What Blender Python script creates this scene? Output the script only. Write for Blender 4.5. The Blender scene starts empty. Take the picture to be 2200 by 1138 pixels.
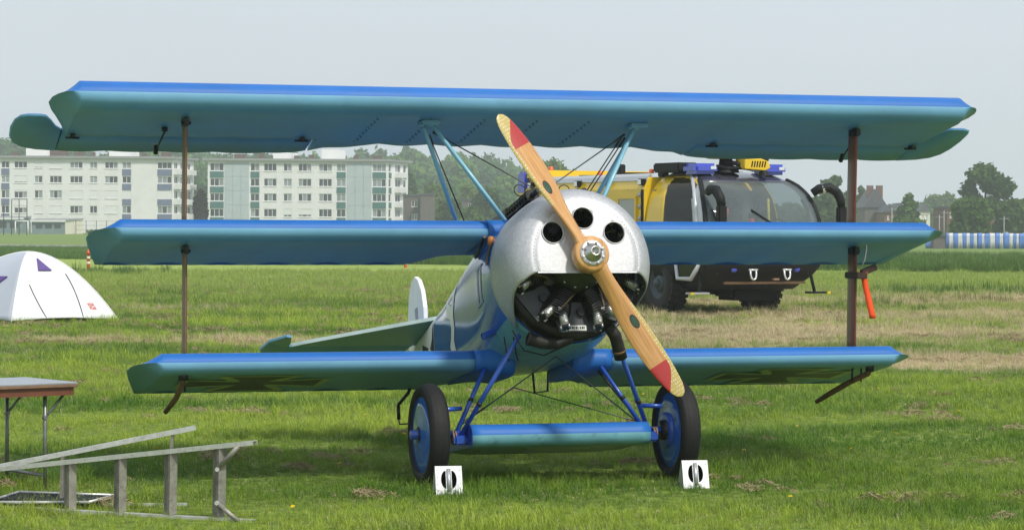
import bpy, bmesh, math, random
import numpy as np
from mathutils import Vector, Matrix
R = math.radians
sin, cos, pi = math.sin, math.cos, math.pi
random.seed(7)
rng = np.random.default_rng(7)
scene = bpy.context.scene
COL = scene.collection

# ------------------------------------------------------------------ camera
F_PX = 5619.0          # focal length in pixels of the 2200 px wide photograph
CAM_H = 1.808
PITCH, ROLL = 0.0134, 0.0033
cam_d = bpy.data.cameras.new('camera')
cam_d.sensor_width = 36.0
cam_d.lens = 36.0 * F_PX / 2200.0
cam_d.clip_start = 0.1
cam_d.clip_end = 6000
cam = bpy.data.objects.new('camera', cam_d)
cam.location = (0, 0, CAM_H)
cam.rotation_euler = (Matrix.Rotation(pi / 2 - PITCH, 4, 'X') @ Matrix.Rotation(ROLL, 4, 'Z')).to_euler()
COL.objects.link(cam)
scene.camera = cam

# ------------------------------------------------------------------ sky and sun
SUN_EL, SUN_AZ = R(50), R(38)          # the sun stands high, in front of the aircraft and to the right
to_sun = Vector((cos(SUN_EL) * sin(SUN_AZ), -cos(SUN_EL) * cos(SUN_AZ), sin(SUN_EL)))
world = bpy.data.worlds.new('World')
scene.world = world
world.use_nodes = True
wn, wl = world.node_tree.nodes, world.node_tree.links
wn.clear()
w_out = wn.new('ShaderNodeOutputWorld')
w_bg = wn.new('ShaderNodeBackground')
w_sky = wn.new('ShaderNodeTexSky')
w_sky.sky_type = 'NISHITA'
w_sky.sun_disc = False
w_sky.sun_elevation = SUN_EL
w_sky.sun_rotation = math.atan2(to_sun.x, to_sun.y)
w_sky.dust_density = 4.0
w_sky.air_density = 1.2
w_mix = wn.new('ShaderNodeMix')
w_mix.data_type = 'RGBA'
w_mix.inputs[0].default_value = 0.86
w_mix.inputs[7].default_value = (7.0, 7.65, 8.45, 1)      # even high haze veiling the blue
w_tc = wn.new('ShaderNodeTexCoord'); w_mp = wn.new('ShaderNodeMapping'); w_mp.inputs['Scale'].default_value = (1, 1, 3.5)
w_no = wn.new('ShaderNodeTexNoise'); w_no.inputs['Scale'].default_value = 3.2; w_no.inputs['Detail'].default_value = 4
wl.new(w_tc.outputs['Generated'], w_mp.inputs[0]); wl.new(w_mp.outputs[0], w_no.inputs['Vector'])
w_rg = wn.new('ShaderNodeMapRange'); w_rg.inputs[1].default_value = .3; w_rg.inputs[2].default_value = .7; w_rg.inputs[3].default_value = .82; w_rg.inputs[4].default_value = .90
wl.new(w_no.outputs[0], w_rg.inputs[0]); wl.new(w_rg.outputs[0], w_mix.inputs[0])      # the veil is a little uneven
wl.new(w_sky.outputs[0], w_mix.inputs[6])
wl.new(w_mix.outputs[2], w_bg.inputs[0])
w_bg.inputs[1].default_value = 0.1
wl.new(w_bg.outputs[0], w_out.inputs[0])

sun_d = bpy.data.lights.new('sun', 'SUN')
sun_d.energy = 2.8
sun_d.angle = R(5)
sun_d.color = (1.0, 0.95, 0.86)
sun = bpy.data.objects.new('sun', sun_d)
sun.rotation_euler = to_sun.to_track_quat('Z', 'Y').to_euler()
sun.location = to_sun * 80
COL.objects.link(sun)

scene.view_settings.view_transform = 'Standard'
scene.view_settings.look = 'None'
scene.view_settings.exposure = 0.12
scene.view_settings.gamma = 1.0
scene.view_settings.use_curve_mapping = False
scene.render.engine = 'CYCLES'
scene.cycles.use_denoising = True
scene.cycles.max_bounces = 7
scene.cycles.transparent_max_bounces = 10
scene.cycles.volume_bounces = 1
scene.cycles.use_adaptive_sampling = True
scene.cycles.adaptive_threshold = 0.015

def ground_z(x, y):
    t = min(1.0, max(0.0, (y - 290) / 170))
    return t * t * (3 - 2 * t) * 1.0

def at(u, v, Y=None, z=None):
    """the point of the place seen at photograph pixel (u, v): at depth Y, or at height z"""
    a, b = u - 1100.0, v - 569.0
    a, b = a * cos(ROLL) + b * sin(ROLL), -a * sin(ROLL) + b * cos(ROLL)
    dx, dy, dz = a / F_PX, 1.0, -b / F_PX
    dy, dz = dy * cos(PITCH) + dz * sin(PITCH), -dy * sin(PITCH) + dz * cos(PITCH)
    t = (Y / dy) if Y is not None else (z - CAM_H) / dz
    return Vector((dx * t, dy * t, CAM_H + dz * t))

# ------------------------------------------------------------------ materials
def lin(r, g, b):
    f = lambda c: ((c / 255 + 0.055) / 1.055) ** 2.4 if c > 10 else c / 255 / 12.92
    return (f(r), f(g), f(b), 1)

def mat(name, col, rough=0.5, metal=0.0, var=0.12, scale=6.0, bump=0.0, bscale=60.0, coat=0.0, stretch=None, spec=0.5, dirt=None, dirt_amt=0.0):
    m = bpy.data.materials.new(name)
    m.use_nodes = True
    n, l = m.node_tree.nodes, m.node_tree.links
    p = n['Principled BSDF']
    if len(col) == 3: col = (*col, 1)
    tc = n.new('ShaderNodeTexCoord')
    src = tc.outputs['Object']
    if stretch:
        mp = n.new('ShaderNodeMapping'); mp.inputs['Scale'].default_value = stretch
        l.new(src, mp.inputs[0]); src = mp.outputs[0]
    no = n.new('ShaderNodeTexNoise'); no.inputs['Scale'].default_value = scale; no.inputs['Detail'].default_value = 5
    l.new(src, no.inputs['Vector'])
    mr = n.new('ShaderNodeMapRange')
    mr.inputs[1].default_value = 0.25; mr.inputs[2].default_value = 0.75
    mr.inputs[3].default_value = 1 - var; mr.inputs[4].default_value = 1 + var
    l.new(no.outputs[0], mr.inputs[0])
    mx = n.new('ShaderNodeMix'); mx.data_type = 'RGBA'; mx.blend_type = 'MULTIPLY'; mx.inputs[0].default_value = 1
    mx.inputs[6].default_value = col
    l.new(mr.outputs[0], mx.inputs[7])
    out = mx.outputs[2]
    if dirt:
        n2 = n.new('ShaderNodeTexNoise'); n2.inputs['Scale'].default_value = scale * 2.3; n2.inputs['Detail'].default_value = 8; n2.inputs['Roughness'].default_value = 0.7
        l.new(src, n2.inputs['Vector'])
        r2 = n.new('ShaderNodeMapRange'); r2.inputs[1].default_value = 0.52; r2.inputs[2].default_value = 0.72; r2.inputs[4].default_value = dirt_amt
        l.new(n2.outputs[0], r2.inputs[0])
        m2 = n.new('ShaderNodeMix'); m2.data_type = 'RGBA'
        l.new(r2.outputs[0], m2.inputs[0]); l.new(out, m2.inputs[6]); m2.inputs[7].default_value = (*dirt[:3], 1)
        out = m2.outputs[2]
    l.new(out, p.inputs['Base Color'])
    p.inputs['Metallic'].default_value = metal
    p.inputs['Specular IOR Level'].default_value = spec
    rr = n.new('ShaderNodeMapRange'); rr.inputs[3].default_value = max(0.02, rough - 0.08); rr.inputs[4].default_value = min(1, rough + 0.08)
    l.new(no.outputs[0], rr.inputs[0]); l.new(rr.outputs[0], p.inputs['Roughness'])
    p.inputs['Coat Weight'].default_value = coat
    p.inputs['Coat Roughness'].default_value = 0.12
    if bump > 0:
        nb = n.new('ShaderNodeTexNoise'); nb.inputs['Scale'].default_value = bscale; nb.inputs['Detail'].default_value = 3
        l.new(src, nb.inputs['Vector'])
        bp = n.new('ShaderNodeBump'); bp.inputs['Strength'].default_value = bump; bp.inputs['Distance'].default_value = 0.01
        l.new(nb.outputs[0], bp.inputs['Height']); l.new(bp.outputs[0], p.inputs['Normal'])
    return m

M = {}
M['blue'] = mat('blue_wing_paint', (0.020, 0.14, 0.47), 0.5, var=0.10, scale=2.4, coat=0.0, spec=.3, dirt=(.03, .17, .44), dirt_amt=.4, bump=0.05, bscale=9)
M['blue_dark'] = mat('blue_tube_paint', (0.022, 0.085, 0.42), 0.3, var=0.1, scale=8, coat=0.3)
M['blue_fuselage'] = mat('blue_fuselage_paint', (0.020, 0.105, 0.42), 0.12, var=0.12, scale=2.4, coat=0.3, bump=0.04, bscale=6, dirt=(0.10, 0.22, 0.36), dirt_amt=0.2)
M['teal'] = mat('turquoise_dope', (0.155, 0.365, 0.54), 0.42, var=0.12, scale=1.8, coat=0.0, spec=.35, dirt=(.12, .27, .41), dirt_amt=.4, bump=0.05, bscale=8)
M['teal_belly'] = mat('turquoise_belly', (0.13, 0.34, 0.40), 0.3, var=0.15, scale=4, coat=0.2, dirt=(0.03, 0.03, 0.025), dirt_amt=0.55)
M['strut_blue'] = mat('pale_blue_strut', (0.25, 0.52, 0.66), 0.32, var=0.06, scale=10, coat=0.2)
M['strut_brown'] = mat('varnished_brown_strut', (0.21, 0.058, 0.03), 0.45, var=0.25, scale=5, stretch=(6, 6, 1), coat=0.2)
M['strut_tan'] = mat('aged_strut_side', (0.24, 0.15, 0.09), 0.5, var=0.2, scale=8)
M['alu'] = mat('burnished_aluminium', (0.56, 0.565, 0.58), 0.54, 0.72, var=0.14, scale=48, bump=0.12, bscale=120, dirt=(.40, .40, .41), dirt_amt=.5)
M['alu_dull'] = mat('dull_aluminium', (0.66, 0.66, 0.63), 0.42, 0.55, var=0.18, scale=14, dirt=(0.22, 0.2, 0.16), dirt_amt=0.5)
M['steel'] = mat('machined_steel', (0.55, 0.54, 0.52), 0.33, 0.9, var=0.2, scale=22)
M['cast'] = mat('cast_rocker_box', (0.42, 0.42, 0.41), 0.45, 0.7, var=0.25, scale=25)
M['engine_black'] = mat('oily_black_metal', (0.018, 0.018, 0.019), 0.38, 0.3, var=0.4, scale=12)
M['fin'] = mat('cylinder_fins', (0.05, 0.05, 0.048), 0.4, 0.6, var=0.3, scale=30)
M['baffle'] = mat('grey_baffle', (0.06, 0.065, 0.075), 0.5, 0.1, var=0.2, scale=10)
M['crankcase'] = mat('olive_crankcase', (0.055, 0.06, 0.045), 0.4, 0.4, var=0.25, scale=7)
M['black'] = mat('black_paint', (0.012, 0.012, 0.013), 0.45, var=0.25, scale=10)
M['exhaust'] = mat('sooty_exhaust', (0.02, 0.018, 0.017), 0.6, 0.3, var=0.5, scale=15, dirt=(0.06, 0.045, 0.038), dirt_amt=0.6)
M['rubber'] = mat('tyre_rubber', (0.011, 0.011, 0.011), 0.7, var=0.25, scale=10, spec=.35, dirt=(0.035, 0.03, 0.025), dirt_amt=0.25, bump=0.1, bscale=50)
M['truck_tyre'] = mat('dusty_truck_tyre', (0.013, 0.013, 0.012), 0.85, var=0.25, scale=6, dirt=(0.05, 0.045, 0.035), dirt_amt=0.3)
M['white'] = mat('white_paint', (0.78, 0.78, 0.76), 0.35, var=0.05, scale=4, dirt=(0.5, 0.48, 0.42), dirt_amt=0.3)
M['wire'] = mat('steel_wire', (0.09, 0.09, 0.09), 0.4, 0.6)
M['plate_brown'] = mat('brass_plate', (0.18, 0.11, 0.05), 0.4, 0.4, var=0.3, scale=60)
M['orange'] = mat('orange_ribbon', (0.90, 0.085, 0.008), 0.6, var=0.06)
M['cross_dark'] = mat('faded_cross_black', (0.016, 0.024, 0.022), 0.4, var=0.2, scale=4)
M['cross_edge'] = mat('faded_cross_border', (0.34, 0.44, 0.22), 0.4, var=0.12, scale=4)
M['bamboo'] = mat('brown_skid_cane', (0.12, 0.065, 0.028), 0.45, var=0.3, scale=20)
M['glass_amber'] = mat('amber_knob', (0.40, 0.15, 0.03), 0.4, var=0.3, scale=40)

def glass(name, col, alpha, rough=0.03, face_col=None):
    m = bpy.data.materials.new(name); m.use_nodes = True
    n, l = m.node_tree.nodes, m.node_tree.links
    n.clear()
    o = n.new('ShaderNodeOutputMaterial'); mx = n.new('ShaderNodeMixShader')
    t = n.new('ShaderNodeBsdfTransparent'); g = n.new('ShaderNodeBsdfPrincipled')
    t.inputs[0].default_value = (*col, 1)
    g.inputs['Base Color'].default_value = (*face_col, 1) if face_col else (col[0] * .3, col[1] * .3, col[2] * .3, 1); g.inputs['Roughness'].default_value = rough
    g.inputs['Specular IOR Level'].default_value = 0.8
    tc = n.new('ShaderNodeTexCoord'); no = n.new('ShaderNodeTexNoise'); no.inputs['Scale'].default_value = 2
    l.new(tc.outputs['Object'], no.inputs['Vector'])
    mr = n.new('ShaderNodeMapRange'); mr.inputs[3].default_value = alpha - 0.06; mr.inputs[4].default_value = alpha + 0.06
    l.new(no.outputs[0], mr.inputs[0]); l.new(mr.outputs[0], mx.inputs[0])
    l.new(t.outputs[0], mx.inputs[1]); l.new(g.outputs[0], mx.inputs[2]); l.new(mx.outputs[0], o.inputs[0])
    return m

# ------------------------------------------------------------------ mesh helpers
def B(): return bmesh.new()

def face(bm, vs, mi=0, smooth=False):
    try:
        f = bm.faces.new(vs)
    except ValueError:
        return None
    f.material_index = mi; f.smooth = smooth
    return f

def box(bm, c, s, mi=0, rot=None, bev=0.0):
    vs = []
    for dx in (-.5, .5):
        for dy in (-.5, .5):
            for dz in (-.5, .5):
                p = Vector((dx * s[0], dy * s[1], dz * s[2]))
                if rot is not None: p = rot @ p
                vs.append(bm.verts.new(Vector(c) + p))
    fs = [face(bm, [vs[i] for i in q], mi) for q in ((0, 1, 3, 2), (4, 6, 7, 5), (0, 4, 5, 1), (2, 3, 7, 6), (0, 2, 6, 4), (1, 5, 7, 3))]
    if bev > 0:
        es = list({e for f in fs for e in f.edges})
        bmesh.ops.bevel(bm, geom=es, offset=bev, segments=2, affect='EDGES', clamp_overlap=True)
    return vs

def bx(bm, x0, x1, y0, y1, z0, z1, mi=0, bev=0.0):
    return box(bm, ((x0 + x1) / 2, (y0 + y1) / 2, (z0 + z1) / 2), (abs(x1 - x0), abs(y1 - y0), abs(z1 - z0)), mi, None, bev)

def tube(bm, pts, r, n=10, mi=0, caps=True, flat=None, smooth=True):
    """swept tube through pts; r a number or list; flat=(axis vector, factor) squashes the section"""
    pts = [Vector(p) for p in pts]
    rs = r if isinstance(r, (list, tuple)) else [r] * len(pts)
    rings = []
    ref = None
    for i, p in enumerate(pts):
        d = (pts[min(i + 1, len(pts) - 1)] - pts[max(i - 1, 0)])
        d = d.normalized() if d.length > 1e-9 else Vector((0, 0, 1))
        if ref is None:
            ref = Vector((0, 0, 1)) if abs(d.z) < .9 else Vector((1, 0, 0))
            if flat: ref = Vector(flat[0])
        a = (ref - d * ref.dot(d)).normalized()
        b = d.cross(a)
        ref = a
        k = flat[1] if flat else 1.0
        rings.append([bm.verts.new(p + (a * cos(2 * pi * j / n) + b * k * sin(2 * pi * j / n)) * rs[i]) for j in range(n)])
    for i in range(len(rings) - 1):
        for j in range(n):
            face(bm, [rings[i][j], rings[i][(j + 1) % n], rings[i + 1][(j + 1) % n], rings[i + 1][j]], mi, smooth)
    if caps:
        face(bm, rings[0][::-1], mi); face(bm, rings[-1], mi)

def lathe(bm, prof, n=32, mtx=None, mi=0, smooth=True, mis=None):
    """prof: list of (radius, height) turned about local Z, placed by mtx"""
    mtx = mtx or Matrix.Identity(4)
    rings = []
    for r, h in prof:
        if r < 1e-5:
            rings.append([bm.verts.new(mtx @ Vector((0, 0, h)))])
        else:
            rings.append([bm.verts.new(mtx @ Vector((r * cos(2 * pi * j / n), r * sin(2 * pi * j / n), h))) for j in range(n)])
    for i in range(len(rings) - 1):
        a, b = rings[i], rings[i + 1]
        m_ = mis[i] if mis else mi
        for j in range(n):
            k = (j + 1) % n
            if len(a) == 1 and len(b) == 1: continue
            if len(a) == 1: face(bm, [a[0], b[k], b[j]], m_, smooth)
            elif len(b) == 1: face(bm, [a[j], a[k], b[0]], m_, smooth)
            else: face(bm, [a[j], a[k], b[k], b[j]], m_, smooth)

def prism(bm, poly, fn, t0, t1, mi=0):
    """polygon (a, b) extruded from t0 to t1; fn(a, b, t) gives the point"""
    A = [bm.verts.new(fn(a, b, t0)) for a, b in poly]
    C = [bm.verts.new(fn(a, b, t1)) for a, b in poly]
    face(bm, A[::-1], mi); face(bm, C, mi)
    for i in range(len(poly)):
        j = (i + 1) % len(poly)
        face(bm, [A[i], A[j], C[j], C[i]], mi)

def obj(name, bm, ms, parent=None, bevel=0.0, normals=True, autosmooth=None):
    if normals: bmesh.ops.recalc_face_normals(bm, faces=bm.faces[:])
    me = bpy.data.meshes.new(name)
    bm.to_mesh(me); bm.free()
    for m in (ms if isinstance(ms, (list, tuple)) else [ms]):
        me.materials.append(m)
    o = bpy.data.objects.new(name, me)
    COL.objects.link(o)
    if parent is not None: o.parent = parent
    if bevel > 0:
        md = o.modifiers.new('bevel', 'BEVEL'); md.width = bevel; md.segments = 2; md.limit_method = 'ANGLE'; md.angle_limit = R(40)
    return o

def mesh_obj(name, verts, faces, ms, parent=None, smooth=False):
    me = bpy.data.meshes.new(name)
    me.from_pydata(verts, [], faces); me.update()
    for m in (ms if isinstance(ms, (list, tuple)) else [ms]):
        me.materials.append(m)
    o = bpy.data.objects.new(name, me); COL.objects.link(o)
    if parent is not None: o.parent = parent
    return o

def thing(name, label, cat, loc=(0, 0, 0), rz=0.0, group=None):
    o = bpy.data.objects.new(name, None); COL.objects.link(o)
    o.location = loc; o.rotation_euler = (0, 0, rz)
    return tag(o, label, cat, group)

def tag(o, label, cat, group=None, kind=None):
    o['label'] = label; o['category'] = cat
    if group: o['group'] = group
    if kind: o['kind'] = kind
    return o

def setting(o, kind='structure', label=None):
    o['kind'] = kind
    if label: o['label'] = label
    return o

def copy_tree(o, parent=None):
    c = o.copy(); COL.objects.link(c); c.parent = parent
    for ch in list(o.children): copy_tree(ch, c)
    return c

def sm(a, b, x):
    t = min(1.0, max(0.0, (x - a) / (b - a)))
    return t * t * (3 - 2 * t)

def interp(x, pts):
    if x <= pts[0][0]: return pts[0][1]
    for (a, b), (c, d) in zip(pts, pts[1:]):
        if x <= c:
            t = (x - a) / (c - a)
            return b + (d - b) * t
    return pts[-1][1]

# ================================================================== the field
def smooth_node(n, l, src, a, b, lo=0.0, hi=1.0):
    q = n.new('ShaderNodeMapRange'); q.interpolation_type = 'SMOOTHSTEP'
    q.inputs[1].default_value = a; q.inputs[2].default_value = b; q.inputs[3].default_value = lo; q.inputs[4].default_value = hi
    l.new(src, q.inputs[0]); return q.outputs[0]
def mth(n, l, op, a, b):
    q = n.new('ShaderNodeMath'); q.operation = op
    for i, v in enumerate((a, b)):
        if isinstance(v, (int, float)): q.inputs[i].default_value = v
        else: l.new(v, q.inputs[i])
    return q.outputs[0]
def noise_n(n, l, vec, sc, stretch=(1, 1, 1), det=5, rough=.6):
    mp = n.new('ShaderNodeMapping'); mp.inputs['Scale'].default_value = stretch; l.new(vec, mp.inputs[0])
    q = n.new('ShaderNodeTexNoise'); q.inputs['Scale'].default_value = sc; q.inputs['Detail'].default_value = det; q.inputs['Roughness'].default_value = rough
    l.new(mp.outputs[0], q.inputs['Vector']); return q.outputs[0]
def mixn(n, l, fac, a, b, mode='MIX'):
    q = n.new('ShaderNodeMix'); q.data_type = 'RGBA'; q.blend_type = mode
    if isinstance(fac, (int, float)): q.inputs[0].default_value = fac
    else: l.new(fac, q.inputs[0])
    for i, v in ((6, a), (7, b)):
        if isinstance(v, tuple): q.inputs[i].default_value = (*v[:3], 1)
        else: l.new(v, q.inputs[i])
    return q.outputs[2]

def field_group():
    """how much dry cut grass lies at a place, and how deep the green is there"""
    g = bpy.data.node_groups.new('field_tone', 'ShaderNodeTree')
    g.interface.new_socket('Hay', in_out='OUTPUT', socket_type='NodeSocketFloat')
    g.interface.new_socket('Lush', in_out='OUTPUT', socket_type='NodeSocketFloat')
    n, l = g.nodes, g.links
    o = n.new('NodeGroupOutput'); geo = n.new('ShaderNodeNewGeometry'); pos = geo.outputs['Position']
    sp = n.new('ShaderNodeSeparateXYZ'); l.new(pos, sp.inputs[0]); X, Y = sp.outputs[0], sp.outputs[1]
    patch = noise_n(n, l, pos, .16, (.55, 1.0, 0), 6, .62)
    fine = noise_n(n, l, pos, 1.3, (.5, 1.0, 0), 4, .6)
    pm_ = mth(n, l, 'ADD', mth(n, l, 'MULTIPLY', patch, .62), mth(n, l, 'MULTIPLY', fine, .38))
    # swaths of raked hay lie across the middle of the field
    ysk = mth(n, l, 'ADD', Y, mth(n, l, 'MULTIPLY', X, -.35))
    band = mth(n, l, 'MULTIPLY', smooth_node(n, l, ysk, 24, 36), smooth_node(n, l, Y, 84, 66))
    wav = n.new('ShaderNodeMath'); wav.operation = 'SINE'; l.new(mth(n, l, 'MULTIPLY', ysk, .62), wav.inputs[0])
    band = mth(n, l, 'MULTIPLY', band, mth(n, l, 'ADD', .80, mth(n, l, 'MULTIPLY', wav.outputs[0], .26)))
    thr = mth(n, l, 'SUBTRACT', .60, mth(n, l, 'MULTIPLY', band, mth(n, l, 'ADD', .105, smooth_node(n, l, X, -3, 5, .0, .12))))
    hay = n.new('ShaderNodeMapRange'); hay.interpolation_type = 'SMOOTHSTEP'
    l.new(pm_, hay.inputs[0]); l.new(thr, hay.inputs[1]); l.new(mth(n, l, 'ADD', thr, .13), hay.inputs[2])
    hay.inputs[4].default_value = .9
    l.new(hay.outputs[0], o.inputs[0])
    lush = noise_n(n, l, pos, .35, (.4, 1, 0), 5, .6)
    l.new(smooth_node(n, l, lush, .36, .64), o.inputs[1])
    return g
FIELD = field_group()

def grass_mat(name, dark, light, hay, far=False):
    m = bpy.data.materials.new(name); m.use_nodes = True
    n, l = m.node_tree.nodes, m.node_tree.links
    n.clear()
    out = n.new('ShaderNodeOutputMaterial')
    g = n.new('ShaderNodeGroup'); g.node_tree = FIELD
    oi = n.new('ShaderNodeObjectInfo')
    fac = mth(n, l, 'ADD', mth(n, l, 'MULTIPLY', g.outputs[1], .55), mth(n, l, 'MULTIPLY', oi.outputs['Random'], .45))
    rp = n.new('ShaderNodeValToRGB'); el = rp.color_ramp.elements
    el[0].position = .10; el[0].color = (*light, 1); el[1].position = .90; el[1].color = (*dark, 1)
    e3 = el.new(.5); e3.color = (*[.6 * a + .4 * b for a, b in zip(dark, light)], 1)
    l.new(fac, rp.inputs[0]); c = rp.outputs[0]
    if far:     # the outfield was mown later and is paler
        geo = n.new('ShaderNodeNewGeometry'); sp = n.new('ShaderNodeSeparateXYZ'); l.new(geo.outputs['Position'], sp.inputs[0])
        c = mixn(n, l, mth(n, l, 'MULTIPLY', smooth_node(n, l, sp.outputs[1], 50, 85), .8), c, (.30, .38, .085))
    hfac = mth(n, l, 'MULTIPLY', g.outputs[0], 1.0)
    jig = mth(n, l, 'ADD', hfac, mth(n, l, 'MULTIPLY', mth(n, l, 'SUBTRACT', oi.outputs['Random'], .62), .5))
    jc = n.new('ShaderNodeClamp'); l.new(jig, jc.inputs[0])
    c = mixn(n, l, jc.outputs[0], c, hay)
    d = n.new('ShaderNodeBsdfPrincipled'); d.inputs['Roughness'].default_value = .55; d.inputs['Specular IOR Level'].default_value = .25
    l.new(c, d.inputs['Base Color'])
    t = n.new('ShaderNodeBsdfTranslucent'); l.new(c, t.inputs[0])
    mx = n.new('ShaderNodeMixShader'); mx.inputs[0].default_value = .35
    l.new(d.outputs[0], mx.inputs[1]); l.new(t.outputs[0], mx.inputs[2]); l.new(mx.outputs[0], out.inputs[0])
    return m
HAYC = (.60, .49, .33)
M['grass'] = grass_mat('short_grass', (.05, .17, .009), (.40, .50, .065), HAYC, True)
M['straw'] = mat('dry_grass_blade', (.50, .42, .24), .7, var=.25, scale=3)
M['grass_tall'] = grass_mat('tall_grass', (.06, .14, .025), (.15, .26, .05), (.30, .26, .12))

def ground_mat():
    m = bpy.data.materials.new('field_soil_and_turf'); m.use_nodes = True
    n, l = m.node_tree.nodes, m.node_tree.links
    p = n['Principled BSDF']
    geo = n.new('ShaderNodeNewGeometry'); pos = geo.outputs['Position']
    sp = n.new('ShaderNodeSeparateXYZ'); l.new(pos, sp.inputs[0])
    g = n.new('ShaderNodeGroup'); g.node_tree = FIELD
    fine = noise_n(n, l, pos, 7, (1, 1, 0), 6, .75)
    streak = noise_n(n, l, pos, .5, (.08, 1, 0), 5, .7)
    green = mixn(n, l, smooth_node(n, l, fine, .35, .68), (.08, .14, .02), (.24, .32, .06))
    mown = mixn(n, l, smooth_node(n, l, streak, .35, .65), (.20, .29, .05), (.37, .44, .12))
    green = mixn(n, l, smooth_node(n, l, sp.outputs[1], 60, 95), green, mown)
    far = mixn(n, l, smooth_node(n, l, streak, .3, .7), (.12, .20, .04), (.20, .27, .07))
    # beyond the mown edge the meadow is left long
    edge = mth(n, l, 'ADD', sp.outputs[1], mth(n, l, 'MULTIPLY', sp.outputs[0], .87))
    green = mixn(n, l, smooth_node(n, l, edge, 131, 133.5), green, far)
    hayf = mth(n, l, 'MULTIPLY', g.outputs[0], smooth_node(n, l, sp.outputs[1], 120, 85))
    c = mixn(n, l, hayf, green, mixn(n, l, fine, (.33, .26, .16), (.66, .55, .38)))
    l.new(c, p.inputs['Base Color']); p.inputs['Roughness'].default_value = .95; p.inputs['Specular IOR Level'].default_value = .1
    b = n.new('ShaderNodeBump'); b.inputs['Strength'].default_value = .8; b.inputs['Distance'].default_value = .06
    l.new(fine, b.inputs['Height']); l.new(b.outputs[0], p.inputs['Normal'])
    return m
# one sheet, finer close by, out to the far side of the valley
gx = [-720, -400, -200, -120, -80, -50, -30, -20, -14, -9, -5, 0, 5, 9, 14, 20, 30, 50, 80, 120, 200, 400, 720]
gy = [-55, -20, 5, 12, 15, 18, 21, 24, 28, 33, 40, 50, 62, 80, 100, 130, 170, 220, 290, 310, 330, 350, 370, 390, 410, 430, 460, 600, 900, 1470]
vv = [(x, y, ground_z(x, y)) for y in gy for x in gx]
nx = len(gx)
ff = [(j * nx + i, j * nx + i + 1, (j + 1) * nx + i + 1, (j + 1) * nx + i) for j in range(len(gy) - 1) for i in range(nx - 1)]
setting(mesh_obj('ground', vv, ff, ground_mat()), label='mown airfield grass with raked dry hay')

# runway crossing behind, and the pale verge line beyond it
M['tarmac'] = mat('weathered_tarmac', (.27, .265, .26), .85, var=.18, scale=.15, spec=.2)
M['verge'] = mat('pale_verge', (.34, .33, .22), .9, var=.2, scale=.2, spec=.1)
def strip(name, pts, m, z):
    bm = B(); v = [bm.verts.new((x, y, z)) for x, y in pts]; face(bm, v); return setting(obj(name, bm, m))
def line_y(c, x): return c - .87 * x
strip('runway', [(-150, line_y(203, -150)), (200, line_y(203, 200)), (200, line_y(236, 200)), (-150, line_y(236, -150))], M['tarmac'], .02)
strip('verge', [(-150, line_y(243, -150)), (200, line_y(243, 200)), (200, line_y(248, 200)), (-150, line_y(248, -150))], M['verge'], .02)

# ------------------------------------------------------------------ grass tufts (uncountable: two scattered objects)
def tuft_mesh(name, nb, h, spread, lean, w, m, flat=0.0, straw=None):
    vs, fs, mi = [], [], []
    for _ in range(nb):
        a = random.uniform(0, 2 * pi); r_ = spread * math.sqrt(random.random())
        bx_, by_ = r_ * cos(a), r_ * sin(a)
        hh = h * random.uniform(.45, 1.15); d = random.uniform(0, 2 * pi); ln = lean * random.uniform(.2, 1.3) * hh
        fl = random.random() < flat
        if fl: hh *= .3; ln = h * random.uniform(.8, 1.6)
        mi += [1, 1] if straw and fl and random.random() < .75 else [0, 0]
        wx, wy = cos(d + pi / 2) * w / 2, sin(d + pi / 2) * w / 2
        i = len(vs)
        mx_, my_ = bx_ + cos(d) * ln * .3, by_ + sin(d) * ln * .3
        vs += [(bx_ - wx, by_ - wy, -.005), (bx_ + wx, by_ + wy, -.005), (mx_ + wx * .8, my_ + wy * .8, hh * .6), (mx_ - wx * .8, my_ - wy * .8, hh * .6), (bx_ + cos(d) * ln, by_ + sin(d) * ln, hh)]
        fs += [(i, i + 1, i + 2, i + 3), (i + 3, i + 2, i + 4)]
    me = bpy.data.meshes.new(name); me.from_pydata(vs, [], fs); me.materials.append(m)
    if straw: me.materials.append(straw); me.polygons.foreach_set('material_index', mi)
    return bpy.data.objects.new(name, me)
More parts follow.
